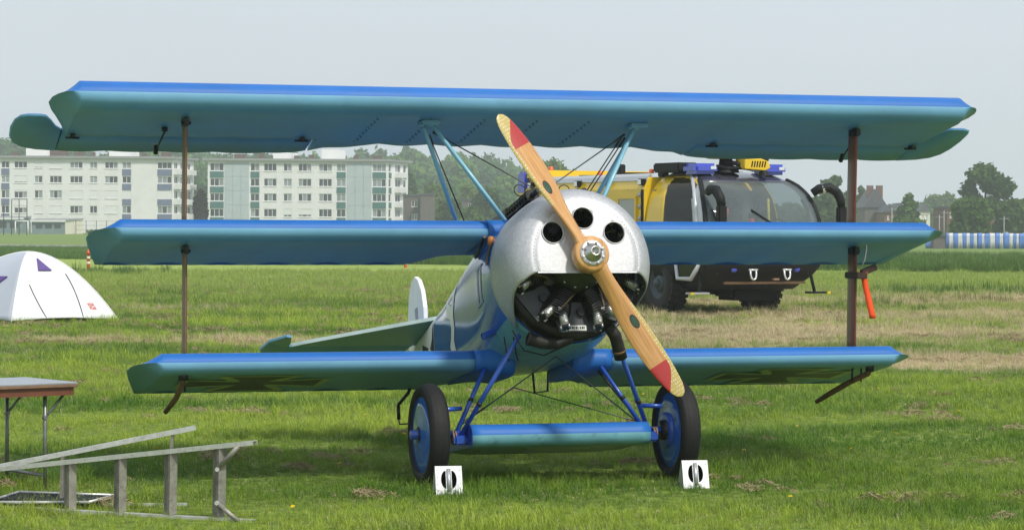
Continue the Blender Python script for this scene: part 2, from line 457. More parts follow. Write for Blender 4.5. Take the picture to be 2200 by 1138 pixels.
def scatter(name, pts, scales, protos, label):
    pc = bpy.data.collections.new(name + '_blades')
    for o in protos: pc.objects.link(o)
    me = bpy.data.meshes.new(name); me.from_pydata([tuple(p) for p in pts], [], [])
    at_ = me.attributes.new('sc', 'FLOAT', 'POINT'); at_.data.foreach_set('value', np.asarray(scales, dtype=np.float32))
    o = bpy.data.objects.new(name, me); COL.objects.link(o)
    ng = bpy.data.node_groups.new(name + '_scatter', 'GeometryNodeTree')
    ng.interface.new_socket('Geometry', in_out='INPUT', socket_type='NodeSocketGeometry'); ng.interface.new_socket('Geometry', in_out='OUTPUT', socket_type='NodeSocketGeometry')
    n, l = ng.nodes, ng.links
    gi, go = n.new('NodeGroupInput'), n.new('NodeGroupOutput')
    ci = n.new('GeometryNodeCollectionInfo'); ci.inputs[0].default_value = pc; ci.inputs['Separate Children'].default_value = True; ci.inputs['Reset Children'].default_value = True
    ip = n.new('GeometryNodeInstanceOnPoints'); ip.inputs['Pick Instance'].default_value = True
    rv = n.new('FunctionNodeRandomValue'); rv.data_type = 'FLOAT_VECTOR'; rv.inputs[0].default_value = (-.12, -.12, 0); rv.inputs[1].default_value = (.12, .12, 6.283)
    ri = n.new('FunctionNodeRandomValue'); ri.data_type = 'INT'; ri.inputs[4].default_value = 0; ri.inputs[5].default_value = len(protos) - 1; ri.inputs['Seed'].default_value = 5
    na = n.new('GeometryNodeInputNamedAttribute'); na.data_type = 'FLOAT'; na.inputs[0].default_value = 'sc'
    l.new(gi.outputs[0], ip.inputs['Points']); l.new(ci.outputs[0], ip.inputs['Instance']); l.new(rv.outputs[0], ip.inputs['Rotation']); l.new(ri.outputs[2], ip.inputs['Instance Index']); l.new(na.outputs[0], ip.inputs['Scale'])
    l.new(ip.outputs[0], go.inputs[0])
    md = o.modifiers.new('scatter', 'NODES'); md.node_group = ng
    o['kind'] = 'stuff'; o['label'] = label
    return o
def wedge(n_per, y0, y1, marg=1.5):
    A = .1958 * 2 * (y1 * y1 - y0 * y0) / 2 + marg * 2 * (y1 - y0)
    N = int(A * n_per); Y = np.sqrt(rng.uniform(y0 * y0, y1 * y1, N)); X = rng.uniform(-1, 1, N) * (.1958 * Y + marg)
    return X, Y
pts, scl = [], []
def clear_of(x, y):
    return True
for dens, y0, y1, s_ in ((260, 15.5, 20, .72), (220, 20, 25, .8), (130, 25, 34, 1.0), (70, 34, 48, 1.2), (32, 48, 70, 1.55), (14, 70, 112, 2.0)):
    X, Y = wedge(dens, y0, y1)
    keep = (Y + .87 * X) < 131
    X, Y = X[keep], Y[keep]
    # the growth is patchy: low where it was cut, higher in clumps
    k = .62 + .38 * np.sin(X * 1.7 + np.sin(Y * .9) * 2) * np.sin(Y * 1.3 + 1.1 * np.sin(X * .8)) + rng.uniform(-.25, .35, len(X))
    pts += list(zip(X, Y, np.zeros(len(X)))); scl += list(s_ * np.clip(k, .3, 1.5))
protos = [tuft_mesh('grass_blades', 30, .075, .09, 1.1, .0055, M['grass'], .25, M['straw']), tuft_mesh('grass_blades', 24, .095, .085, 1.2, .006, M['grass'], .15, M['straw']), tuft_mesh('grass_blades', 32, .055, .10, 1.5, .0065, M['grass'], .5, M['straw']), tuft_mesh('grass_blades', 16, .13, .05, .8, .006, M['grass'], .1, M['straw'])]
scatter('short_grass', pts, scl, protos, 'short green airfield grass with dry cuttings')
# raked cuttings lying in small drifts
M['cuttings'] = mat('dry_grass_cuttings', (.33, .26, .145), .8, var=.4, scale=1.5, dirt=(.20, .14, .085), dirt_amt=.5)
cut = []
for k in range(3):
    vs, fs = [], []
    for _ in range(60):
        a = random.uniform(0, 2 * pi); r_ = .11 * math.sqrt(random.random()); h0 = .045 * (1 - (r_ / .12) ** 2) + random.uniform(0, .012); d = random.uniform(0, 2 * pi); L_ = random.uniform(.03, .085); w_ = .0016
        x0, y0 = r_ * cos(a), r_ * sin(a); dx, dy = cos(d) * L_ / 2, sin(d) * L_ / 2; wx, wy = -sin(d) * w_, cos(d) * w_; i = len(vs); tl = random.uniform(-.025, .025)
        vs += [(x0 - dx - wx, y0 - dy - wy, h0 - tl), (x0 + dx - wx, y0 + dy - wy, h0 + tl), (x0 + dx + wx, y0 + dy + wy, h0 + tl + .003), (x0 - dx + wx, y0 - dy + wy, h0 - tl + .003)]
        fs.append((i, i + 1, i + 2, i + 3))
    me = bpy.data.meshes.new('cut_stalks'); me.from_pydata(vs, [], fs); me.materials.append(M['cuttings']); cut.append(bpy.data.objects.new('cut_stalks', me))
pts, scl = [], []
for dens, y0, y1, n_in, sp_ in ((.55, 16, 30, 6, .10), (.5, 30, 46, 8, .24), (.25, 46, 85, 10, .55)):
    X, Y = wedge(dens, y0, y1)
    for x, y in zip(X, Y):
        k = random.random() ** 2 * 1.6 + .15
        for _ in range(max(1, int(n_in * k))):
            pts.append((x + random.gauss(0, sp_ * 1.7 * k ** .5), y + random.gauss(0, sp_ * .7 * k ** .5), random.uniform(0, .03))); scl.append(random.uniform(.45, 1.0) * (1 if y < 40 else 1.4))
scatter('hay_cuttings', pts, scl, cut, 'dry brown mowings scattered in small drifts on the grass')
pts, scl = [], []
for dens, e0, e1, s_ in ((9, 131, 142, 1.0), (3.5, 142, 200, .95)):
    N = int(dens * (e1 - e0) * 110); X = rng.uniform(-62, 48, N); E_ = rng.uniform(e0, e1, N); Y = E_ - .87 * X
    keep = np.abs(X) < .1958 * Y + 6
    X, Y, E_ = X[keep], Y[keep], E_[keep]
    pts += list(zip(X, Y, np.zeros(len(X)))); scl += list(s_ * rng.uniform(.6, 1.25, len(X)) * np.where(X < -10, .62, 1.0))
# a few tall clumps left standing in the mown part
for u, v, w_, k in ((225, 588, 1.6, .9), (2020, 632, 1.0, .75), (2090, 628, 1.4, .75), (372, 655, .7, .6), (1880, 655, .7, .55), (2160, 650, 1.2, .6), (395, 635, .5, .6), (1990, 668, .6, .4), (1450, 690, 1.2, .4)):
    c = at(u, v, z=0)
    for _ in range(int(26 * w_)):
        pts.append((c.x + random.gauss(0, w_ * .9), c.y + random.gauss(0, w_ * .8), 0)); scl.append(k * random.uniform(.5, 1.1))
tall = [tuft_mesh('meadow_blades', 34, .50, .30, .35, .02, M['grass_tall']), tuft_mesh('meadow_blades', 30, .42, .34, .5, .024, M['grass_tall']), tuft_mesh('meadow_blades', 26, .58, .22, .3, .018, M['grass_tall'])]
scatter('meadow_grass', pts, scl, tall, 'uncut taller grass along the runway')

# ================================================================== trees and woods
def leaf_mat(name, dark, light, sc=.25):
    m = bpy.data.materials.new(name); m.use_nodes = True
    n, l = m.node_tree.nodes, m.node_tree.links
    n.clear(); out = n.new('ShaderNodeOutputMaterial')
    geo = n.new('ShaderNodeNewGeometry')
    a = noise_n(n, l, geo.outputs['Position'], sc, (1, 1, 1), 4, .6)
    c = mixn(n, l, smooth_node(n, l, a, .32, .68), dark, light)
    d = n.new('ShaderNodeBsdfDiffuse'); t = n.new('ShaderNodeBsdfTranslucent'); mx = n.new('ShaderNodeMixShader'); mx.inputs[0].default_value = .3
    l.new(c, d.inputs[0]); l.new(c, t.inputs[0]); l.new(d.outputs[0], mx.inputs[1]); l.new(t.outputs[0], mx.inputs[2]); l.new(mx.outputs[0], out.inputs[0])
    return m
M['leaf_green'] = leaf_mat('broad_leaves', (.045, .11, .024), (.13, .22, .048))
M['leaf_dark'] = leaf_mat('dark_leaves', (.038, .09, .026), (.10, .175, .045))
M['leaf_pale'] = leaf_mat('pale_leaves', (.08, .14, .026), (.17, .25, .05))
M['leaf_purple'] = leaf_mat('copper_beech_leaves', (.022, .012, .014), (.05, .026, .028))
M['leaf_wood'] = leaf_mat('wood_leaves', (.05, .14, .032), (.15, .27, .055), .05)
M['bark'] = mat('bark', (.07, .055, .04), .9, var=.3, scale=6)
def crown_arrays(blobs, n, ls):
    """leaf clumps spread through overlapping lobes: each leaf a small bent quad"""
    w = np.array([b[3] * b[4] * b[5] for b in blobs]) ** (2 / 3); w /= w.sum()
    k = rng.choice(len(blobs), n, p=w); bl = np.array(blobs)[k]
    d = rng.normal(size=(n, 3)); d /= np.linalg.norm(d, axis=1)[:, None]
    lump = 1 + .16 * np.sin(d[:, 0] * 7 + k) * np.sin(d[:, 2] * 6 + 2 * k) + .10 * np.sin(d[:, 1] * 13 + 3 * k)
    rad = (rng.uniform(.25, 1, n) ** .38) * lump
    c = bl[:, :3] + d * bl[:, 3:6] * rad[:, None]
    a = rng.normal(size=(n, 3)); a /= np.linalg.norm(a, axis=1)[:, None]
    nrm = d * .8 + rng.normal(size=(n, 3)) * .6
    b = np.cross(nrm, a); b /= np.linalg.norm(b, axis=1)[:, None] + 1e-9
    a = np.cross(b, nrm); a /= np.linalg.norm(a, axis=1)[:, None] + 1e-9
    s = ls * rng.uniform(.5, 1.2, n)[:, None]
    P = np.stack([c - a * s - b * s * .5, c + b * s * .62 - a * s * .1, c + a * s + b * s * .3, c - b * s * .55 + a * s * .15], 1)
    return P.reshape(-1, 3)
def leaves(name, P, m, parent=None):
    me = bpy.data.meshes.new(name); N = len(P) // 4
    me.vertices.add(len(P)); me.vertices.foreach_set('co', P.astype(np.float32).ravel())
    me.loops.add(len(P)); me.loops.foreach_set('vertex_index', np.arange(len(P), dtype=np.int32))
    me.polygons.add(N); me.polygons.foreach_set('loop_start', np.arange(0, len(P), 4, dtype=np.int32))
    me.update(); me.validate(); me.materials.append(m)
    o = bpy.data.objects.new(name, me); COL.objects.link(o); o.parent = parent
    return o
def tree(name, label, u, v_base, v_top, width_px, Y, kind='round', m='leaf_green', n=2600, ls=.42, group=None):
    p = at(u, v_base, Y=Y); z0 = ground_z(p.x, Y); zt = at(u, v_top, Y=Y).z
    H = zt - z0; w = width_px * Y / F_PX * {'birch': 1.45, 'cone': 1.4, 'tall': 1.4}.get(kind, 1.08)
    t = thing(name, label, 'tree' if name != 'bush' else 'bush', (p.x, Y, z0), 0, group)
    bl = []
    if kind == 'round':
        for i in range(13):
            a = random.uniform(0, 2 * pi); h = random.uniform(.30, .88); rr_ = w * .5 * math.sqrt(max(.08, 1 - ((h - .5) / .5) ** 2)) * random.uniform(.35, .75)
            s_ = random.uniform(.16, .27)
            bl.append((rr_ * cos(a), rr_ * sin(a) * .8, H * h, w * s_, w * s_, H * s_ * .75))
        bl.append((0, 0, H * .55, w * .33, w * .3, H * .34)); bl.append((w * .05, 0, H * .86, w * .2, w * .2, H * .14))
    elif kind == 'cone':
        for i in range(14):
            h = .14 + .80 * i / 13; rr_ = w * .5 * (1 - h) ** .7
            a = random.uniform(0, 2 * pi)
            bl.append((rr_ * .35 * cos(a), rr_ * .35 * sin(a), H * h, rr_ * .75 + .15, rr_ * .75 + .15, H * .085))
    elif kind == 'tall':
        for i in range(12):
            h = .22 + .72 * i / 11; a = random.uniform(0, 2 * pi); rr_ = w * .22
            bl.append((rr_ * cos(a), rr_ * sin(a), H * h, w * .32 * (1.1 - .5 * h), w * .3 * (1.1 - .5 * h), H * .10))
    elif kind == 'birch':
        for i in range(22):
            a = random.uniform(0, 2 * pi); h = random.uniform(.38, .97); rr_ = w * .44 * (1.12 - h * .75) * math.sqrt(random.random()) * 1.1
            s_ = random.uniform(.09, .17)
            bl.append((rr_ * cos(a), rr_ * sin(a), H * h, w * s_, w * s_, H * s_ * 1.05))
    elif kind == 'bush':
        for i in range(9):
            a = random.uniform(0, 2 * pi); rr_ = w * .33 * random.random()
            bl.append((rr_ * cos(a), rr_ * sin(a), H * random.uniform(.3, .7), w * .25, w * .25, H * .3))
    leaves('crown', crown_arrays(bl, n, ls), M[m], t)
    bm = B(); tr_ = max(.08, w * .035)
    tube(bm, [(0, 0, -.1), (.02 * w, 0, H * .3), (-.01 * w, 0, H * .6), (0, 0, H * .85)], [tr_, tr_ * .8, tr_ * .5, tr_ * .15], 8)
    for i in range(5):
        a = random.uniform(0, 2 * pi); h = random.uniform(.3, .65)
        tube(bm, [(0, 0, H * h), (w * .18 * cos(a), w * .18 * sin(a), H * (h + .12)), (w * .3 * cos(a), w * .3 * sin(a), H * (h + .2))], [tr_ * .5, tr_ * .3, tr_ * .1], 6)
    obj('trunk', bm, M['bark'], t)
    return t

# far wooded ridge: hill and one mass of crowns
ridge = [(-900, 300), (-200, 298), (0, 300), (80, 322), (200, 330), (330, 322), (440, 330), (700, 345), (830, 330), (872, 326), (905, 336), (940, 342), (975, 345), (1010, 332), (1035, 345), (1080, 352), (1120, 360), (1160, 372), (1250, 392), (1400, 430), (1600, 452), (2600, 458)]
YR = 900.0
hv, hf = [], []
cols_ = list(range(-700, 3000, 40)); rows_ = [(YR - 330, 0.0), (YR - 250, .18), (YR - 160, .5), (YR - 70, .85), (YR, 1.0), (YR + 60, .95), (YR + 180, .4)]
for yy, k in rows_:
    for u in cols_:
        top = at(u, interp(u, ridge) + 10, Y=YR).z - 9.0
        x = at(u, 500, Y=yy).x
        hv.append((x, yy, 1.0 - .05 + max(0, top) * k - (0 if k > 0 else .6)))
nc_ = len(cols_)
for j in range(len(rows_) - 1):
    for i in range(nc_ - 1): hf.append((j * nc_ + i, j * nc_ + i + 1, (j + 1) * nc_ + i + 1, (j + 1) * nc_ + i))
M['hill'] = mat('hill_undergrowth', (.035, .06, .02), .95, var=.3, scale=.05)
setting(mesh_obj('hill', hv, hf, M['hill']))
PP = []
for yy, k, dens, ls in ((YR - 300, .05, 30, .9), (YR - 240, .2, 36, 1.0), (YR - 160, .5, 38, 1.0), (YR - 80, .82, 44, 1.0), (YR - 10, 1.0, 52, 1.05)):
    for u in np.linspace(-320, 2350, dens * 2):
        u = u + random.uniform(-22, 22)
        if u > 1330 and k > .6 and random.random() < .5: continue
        x = at(u, 500, Y=yy).x
        top = max(0, at(u, interp(u, ridge) + 10, Y=YR).z - 9.0)
        zb = 1.0 + top * k; h = random.uniform(8.5, 12.5) * (1.0 if u < 1250 else .62)
        if u > 1250: zb = 1.0
        w = random.uniform(4.0, 6.5) * (1.0 if u < 1250 else .8)
        dy = random.uniform(-20, 20)
        bl = [(x + random.uniform(-.5, .5) * w, yy + dy + random.uniform(-.4, .4) * w, zb + h * random.uniform(.42, .78), w * random.uniform(.35, .6), w * .5, h * random.uniform(.18, .32)) for _ in range(6)] + [(x, yy + dy, zb + h * .5, w * .6, w * .6, h * .42)]
        PP.append(crown_arrays(bl, 620, ls))
wood = leaves('distant_wood', np.concatenate(PP), M['leaf_wood'])
setting(wood, 'stuff', 'hazy wooded ridge behind the apartment blocks')

# trees that stand out one by one
tree('conifer_tree', 'dark narrow conifer just right of the green-panelled apartment block', 884, 505, 372, 30, 520, 'cone', 'leaf_dark', 1800, .5)
tree('broadleaf_tree', 'light green tree between the grey flat-roofed houses', 930, 505, 395, 48, 500, 'round', 'leaf_pale', 2600, .55)
tree('broadleaf_tree', 'dark leafy tree in front of the long grey house', 968, 505, 428, 60, 430, 'round', 'leaf_dark', 2200, .5)
tree('broadleaf_tree', 'pale green tree above the roof of the long grey house', 1003, 505, 400, 40, 520, 'round', 'leaf_pale', 1800, .5)
tree('broadleaf_tree', 'deep green tree beside the rear of the yellow truck', 1050, 505, 405, 80, 440, 'round', 'leaf_dark', 2600, .5)
tree('broadleaf_tree', 'low dark tree behind the slanting cabane struts', 1010, 505, 440, 55, 420, 'bush', 'leaf_green', 1800, .45)
tree('broadleaf_tree', 'tall feathery yellow-green tree behind the propeller blade', 1180, 505, 338, 105, 480, 'round', 'leaf_pale', 4200, .5)
tree('broadleaf_tree', 'small tree showing above the yellow truck roof', 1232, 505, 366, 45, 470, 'round', 'leaf_dark', 1800, .5)
tree('copper_beech', 'dark purple tree between the two apartment blocks', 428, 508, 408, 38, 430, 'round', 'leaf_purple', 2200, .42)
tree('broadleaf_tree', 'tall slim tree behind the truck mirror arm', 1787, 510, 382, 52, 400, 'tall', 'leaf_dark', 2600, .42)
tree('broadleaf_tree', 'spreading tree left of the right brown strut', 1765, 510, 420, 70, 390, 'round', 'leaf_dark', 2600, .42)
tree('broadleaf_tree', 'small light tree at the foot of the right brown strut', 1815, 510, 440, 45, 380, 'round', 'leaf_green', 1600, .4)
tree('poplar_tree', 'thin pointed tree behind the right brown strut', 1850, 510, 402, 22, 470, 'tall', 'leaf_dark', 1500, .42)
tree('poplar_tree', 'second thin pointed tree close left of the right brown strut', 1822, 510, 408, 16, 470, 'tall', 'leaf_dark', 1200, .42)
tree('broadleaf_tree', 'cone-shaped green tree alone right of the gabled house', 1952, 516, 418, 64, 360, 'cone', 'leaf_green', 3200, .4)
tree('broadleaf_tree', 'hazy broad tree far behind the brick buildings', 2030, 505, 415, 95, 640, 'round', 'leaf_green', 3000, .7)
tree('broadleaf_tree', 'hazy low tree far behind the cone-shaped one', 1985, 505, 432, 60, 660, 'round', 'leaf_green', 2000, .7)
tree('birch_tree', 'tallest tree at the right with ragged drooping crown', 2118, 518, 362, 100, 370, 'birch', 'leaf_dark', 5600, .40)
tree('broadleaf_tree', 'rounded green tree in front of the tallest one', 2082, 522, 424, 92, 325, 'round', 'leaf_green', 4200, .36)
tree('broadleaf_tree', 'dark tree at the right edge behind the striped tarpaulins', 2172, 520, 426, 84, 350, 'round', 'leaf_dark', 3600, .38)
tree('broadleaf_tree', 'big dark tree cut by the right edge', 2222, 520, 418, 80, 370, 'round', 'leaf_dark', 3000, .4)
for i, (u, w_) in enumerate(((215, 60), (262, 40), (320, 70))):
    tree('bush', ['low bush below the middle wing tip at the fence', 'small bush beside the fence posts by the shed', 'long low bush before the left apartment block'][i], u, 505, 494 + i, w_, 420, 'bush', 'leaf_green', 700, .3)

# ================================================================== buildings
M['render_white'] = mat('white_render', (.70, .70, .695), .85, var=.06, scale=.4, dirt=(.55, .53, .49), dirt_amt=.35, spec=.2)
M['render_lit'] = mat('sunlit_white_render', (.80, .80, .79), .85, var=.05, scale=.4, spec=.2)  # sun on the end walls put into a lighter white, shared by roof houses
M['clad'] = mat('grey_blue_cladding', (.40, .46, .48), .7, var=.06, scale=.5, spec=.3)
M['green_panel'] = mat('dark_green_panel', (.045, .14, .13), .5, var=.1, scale=1)
M['violet_panel'] = mat('slate_blue_panel', (.13, .155, .24), .5, var=.1, scale=1)
M['roof_edge'] = mat('grey_roof_edge', (.26, .27, .27), .8, var=.1, scale=1)
M['frame_white'] = mat('white_window_frame', (.72, .73, .72), .5, var=.04)
M['pane_dark'] = mat('dark_window_pane', (.03, .036, .04), .12, var=.5, scale=.35, spec=.8)
M['pane_curtain'] = mat('curtained_window_pane', (.24, .27, .28), .25, var=.3, scale=.8, spec=.6)
M['shutter'] = mat('white_roller_shutter', (.68, .69, .69), .6, var=.04, scale=3, stretch=(1, 1, 8))
M['brick_dark'] = mat('dark_chimney_brick', (.12, .075, .065), .9, var=.25, scale=2)
M['house_grey'] = mat('grey_brown_brick', (.14, .125, .115), .9, var=.15, scale=1.2, spec=.2)
M['brick_red'] = mat('brown_brick', (.17, .10, .075), .9, var=.2, scale=1.2, spec=.2)
M['slate'] = mat('slate_roof', (.085, .085, .10), .7, var=.2, scale=1.5)
M['shed_teal'] = mat('grey_green_shed', (.17, .23, .24), .8, var=.2, scale=1)
M['wall_cream'] = mat('cream_wall', (.70, .67, .56), .85, var=.06, scale=1)

def wall_with_openings(x0, x1, z0, z1, ops, P, mi=0, depth=.22):
    """wall sheet in (a, z) with rectangular openings and their reveals; P(a, d, z) places a point d metres into the wall"""
    bm = B()
    xa = sorted({x0, x1, *[o[0] for o in ops], *[o[1] for o in ops]}); za = sorted({z0, z1, *[o[2] for o in ops], *[o[3] for o in ops]})
    V = {}
    def vt(i, j):
        if (i, j) not in V: V[i, j] = bm.verts.new(P(xa[i], 0, za[j]))
        return V[i, j]
    for i in range(len(xa) - 1):
        for j in range(len(za) - 1):
            cx_, cz = (xa[i] + xa[i + 1]) / 2, (za[j] + za[j + 1]) / 2
            if any(o[0] < cx_ < o[1] and o[2] < cz < o[3] for o in ops): continue
            face(bm, [vt(i, j), vt(i + 1, j), vt(i + 1, j + 1), vt(i, j + 1)], mi)
    for a, b, c, d in ops:
        F = [bm.verts.new(P(*q)) for q in ((a, 0, c), (b, 0, c), (b, 0, d), (a, 0, d))]; K = [bm.verts.new(P(*q)) for q in ((a, depth, c), (b, depth, c), (b, depth, d), (a, depth, d))]
        for i in range(4):
            j = (i + 1) % 4; face(bm, [F[i], F[j], K[j], K[i]], mi)
    return bm
def window(par, P, a, b, c, d, lights, pane, depth=.20, fr=.09, shut=0.0):
    """frame with mullions, panes behind, and a roller shutter let down by the share shut"""
    def bar(bm, a0, a1, c0, c1, d0, d1):
        vs = [bm.verts.new(P(x, y, z)) for x in (a0, a1) for y in (d0, d1) for z in (c0, c1)]
        for q in ((0, 1, 3, 2), (4, 6, 7, 5), (0, 4, 5, 1), (2, 3, 7, 6), (0, 2, 6, 4), (1, 5, 7, 3)): face(bm, [vs[i] for i in q])
    bm = B()
    bar(bm, a, a + fr, c, d, depth - .10, depth); bar(bm, b - fr, b, c, d, depth - .10, depth)
    bar(bm, a + fr, b - fr, c, c + fr, depth - .10, depth); bar(bm, a + fr, b - fr, d - fr, d, depth - .10, depth)
    for i in range(1, lights):
        x = a + (b - a) * i / lights; bar(bm, x - fr * .5, x + fr * .5, c + fr, d - fr, depth - .09, depth)
    w = obj('window', bm, M['frame_white'], par, normals=True)
    for i in range(lights):
        b2 = B(); x_0 = a + (b - a) * i / lights; x_1 = a + (b - a) * (i + 1) / lights
        bar(b2, x_0 + .02, x_1 - .02, c + .02, d - .02, depth - .03, depth - .01); obj('pane', b2, M[pane if random.random() < .7 else ('pane_curtain' if pane == 'pane_dark' else 'pane_dark')], w)
    if shut > 0:
        b2 = B(); bar(b2, a + .02, b - .02, d - (d - c) * shut + .01, d - .01, depth - .155, depth - .115); obj('roller_shutter', b2, M['shutter'], w)
def sill(par, P, a, b, c, m='frame_white'):
    bm = B(); vs = [bm.verts.new(P(x, y, z)) for x in (a - .06, b + .06) for y in (-.10, -.01) for z in (c - .10, c - .012)]
    for q in ((0, 1, 3, 2), (4, 6, 7, 5), (0, 4, 5, 1), (2, 3, 7, 6), (0, 2, 6, 4), (1, 5, 7, 3)): face(bm, [vs[i] for i in q])
    obj('sill', bm, M[m], par)

def block(name, label, Yb, px_left, px_right, px_end, px_roof, cols, clads, rows, panel, shutters, chim, pents, end_cols):
    S = F_PX / Yb
    pl_ = at(px_left, 500, Y=Yb); pr_ = at(px_right, 500, Y=Yb)
    b_ = R(6)
    ux, uy = cos(b_), sin(b_)
    Wd = (pr_.x - pl_.x) / ux
    t = thing(name, label, 'building', (pl_.x, Yb, ground_z(0, Yb)))
    z_of = lambda v: at((px_left + px_right) / 2, v, Y=Yb + Wd * uy / 2).z - ground_z(0, Yb)
    Hh = z_of(px_roof)
    k = Wd / (px_right - px_left)
    Pf = lambda a, d, z: Vector((a * ux - d * uy, a * uy + d * ux, z))
    ops, colspec = [], []
    for (u0, u1, lights, kind) in cols:
        a, b = max(.1, (u0 - px_left) * k), (u1 - px_left) * k
        for r_, (v0, v1) in enumerate(rows):
            ops.append((a, b, z_of(v1), z_of(v0), lights, kind, r_))
        if kind == 'strip' :
            for r_ in range(len(rows)):
                zt = z_of(rows[r_][1]) - .10
                zb = z_of(rows[r_ + 1][0]) + .12 if r_ + 1 < len(rows) else zt - 1.25
                colspec.append((a, b, zb, zt))
    wl_ = obj('front_wall', wall_with_openings(0, Wd, -.3, Hh, [o[:4] for o in ops], Pf), M['render_white'], t)
    for i, (a, b, c, d, lights, kind, r_) in enumerate(ops):
        sh = shutters.get((cols.index(next(q for q in cols if abs(max(.1, (q[0] - px_left) * k) - a) < 1e-6)), r_), 0)
        window(t, Pf, a, b, c, d, lights, 'pane_dark' if random.random() < .68 else 'pane_curtain', shut=sh)
        if kind != 'strip': sill(t, Pf, a, b, c)
    for a, b, c, d in colspec:
        bm = B(); vs = [bm.verts.new(Pf(x, y, z)) for x in (a, b) for y in (-.07, -.01) for z in (c, d)]
        for q in ((0, 1, 3, 2), (4, 6, 7, 5), (0, 4, 5, 1), (2, 3, 7, 6), (0, 2, 6, 4), (1, 5, 7, 3)): face(bm, [vs[i] for i in q])
        obj('spandrel_panel', bm, M[panel], t)
    for u0, u1, mm in clads:
        a, b = (u0 - px_left) * k, (u1 - px_left) * k
        n_ = max(1, int(round((b - a) / 1.3))); st_h = (Hh - .3) / 5
        for i in range(n_):
            for j in range(5):
                bm = B(); vs = [bm.verts.new(Pf(x, y, z)) for x in (a + (b - a) * i / n_ + .02, a + (b - a) * (i + 1) / n_ - .02) for y in (-.09, -.01) for z in (st_h * j + .02, st_h * (j + 1) - .02)]
                for q in ((0, 1, 3, 2), (4, 6, 7, 5), (0, 4, 5, 1), (2, 3, 7, 6), (0, 2, 6, 4), (1, 5, 7, 3)): face(bm, [vs[q_] for q_ in q])
                obj('cladding_panel', bm, M[mm], t)
    # end wall, running back from the right-hand corner
    c0 = Pf(Wd, 0, 0); ex, ey = at(px_end, 500, Y=Yb + c0.y + 11.0).x - (pl_.x + c0.x), 11.0
    L = math.hypot(ex, ey); ed = Vector((ex / L, ey / L, 0)); en = Vector((-ed.y, ed.x, 0))
    Pe = lambda a, d, z: c0 + ed * a + en * d + Vector((0, 0, z))
    eops = [(L * a, L * b, z_of(v1), z_of(v0)) for a, b, lt in end_cols for v0, v1 in rows]
    obj('end_wall', wall_with_openings(0, L, -.3, Hh - .002, eops, Pe), M['render_lit'], t)
    for (a, b, lt) in end_cols:
        for r_, (v0, v1) in enumerate(rows):
            window(t, Pe, L * a, L * b, z_of(v1), z_of(v0), lt, 'pane_dark')
            if lt == 2:   # balcony boxes
                bm = B()
                za = z_of(v1) - 1.0
                vs = [bm.verts.new(Pe(x, y, z)) for x in (L * a - .3, L * b + .6) for y in (-.9, -.02) for z in (za, za + .95)]
                for q in ((0, 1, 3, 2), (4, 6, 7, 5), (0, 4, 5, 1), (2, 3, 7, 6), (0, 2, 6, 4), (1, 5, 7, 3)): face(bm, [vs[i] for i in q])
                obj('balcony', bm, M['render_white'] if r_ % 2 else M['frame_white'], t)
            else:
                bm = B(); za = z_of(v1) - 1.15
                vs = [bm.verts.new(Pe(x, y, z)) for x in (L * a, L * b) for y in (-.06, -.01) for z in (za, za + 1.02)]
                for q in ((0, 1, 3, 2), (4, 6, 7, 5), (0, 4, 5, 1), (2, 3, 7, 6), (0, 2, 6, 4), (1, 5, 7, 3)): face(bm, [vs[i] for i in q])
                obj('spandrel_panel', bm, M[panel], t)
    # back and left wall shell plus roof
    bk0 = Pf(0, 0, 0); bk1 = bk0 + ed * L; bk2 = c0 + ed * L
    bm = B()
    for a_, c_ in ((bk0, bk1), (bk1, bk2)):
        face(bm, [bm.verts.new(a_ + Vector((0, 0, -.3))), bm.verts.new(c_ + Vector((0, 0, -.3))), bm.verts.new(c_ + Vector((0, 0, Hh - .002))), bm.verts.new(a_ + Vector((0, 0, Hh - .002)))])
    obj('rear_wall', bm, M['render_white'], t)
    bm = B(); o_ = .7
    cr = [bk0 - Pf(1, 0, 0) * o_ - ed * o_, c0 + Pf(1, 0, 0) * o_ - ed * o_, bk2 + Pf(1, 0, 0) * o_ + ed * o_, bk1 - Pf(1, 0, 0) * o_ + ed * o_]
    A = [bm.verts.new(q + Vector((0, 0, Hh + .003))) for q in cr]; C = [bm.verts.new(q + Vector((0, 0, Hh + .40))) for q in cr]
    face(bm, A); face(bm, C)
    for i in range(4): face(bm, [A[i], A[(i + 1) % 4], C[(i + 1) % 4], C[i]])
    rf = obj('roof', bm, M['roof_edge'], t)
    for u0, u1, v in chim:
        a, b = (u0 - px_left) * k, (u1 - px_left) * k
        bm = B(); q0 = Pf(a, 4.0, 0); q1 = Pf(b, 5.2, 0)
        bx(bm, q0.x, q1.x, q0.y, q0.y + 1.2, Hh + .41, z_of(v)); obj('chimney', bm, M['brick_dark'], rf)
    for u0, u1, um, v in pents:
        a, b = (u0 - px_left) * k, (u1 - px_left) * k
        bm = B(); q0 = Pf(a, 3.0, 0); q1 = Pf(b, 3.0, 0); hh = z_of(v)
        cs = [q0, q1, q1 + ed * 4.5, q0 + ed * 4.5]
        A = [bm.verts.new(q + Vector((0, 0, Hh + .41))) for q in cs]; C = [bm.verts.new(q + Vector((0, 0, hh))) for q in cs]
        face(bm, C)
        for i in range(4): face(bm, [A[i], A[(i + 1) % 4], C[(i + 1) % 4], C[i]])
        obj('roof_house', bm, M['render_lit'], rf)
    return t
rows2 = [(351, 368), (384, 400.5), (416, 432.5), (449, 466)]
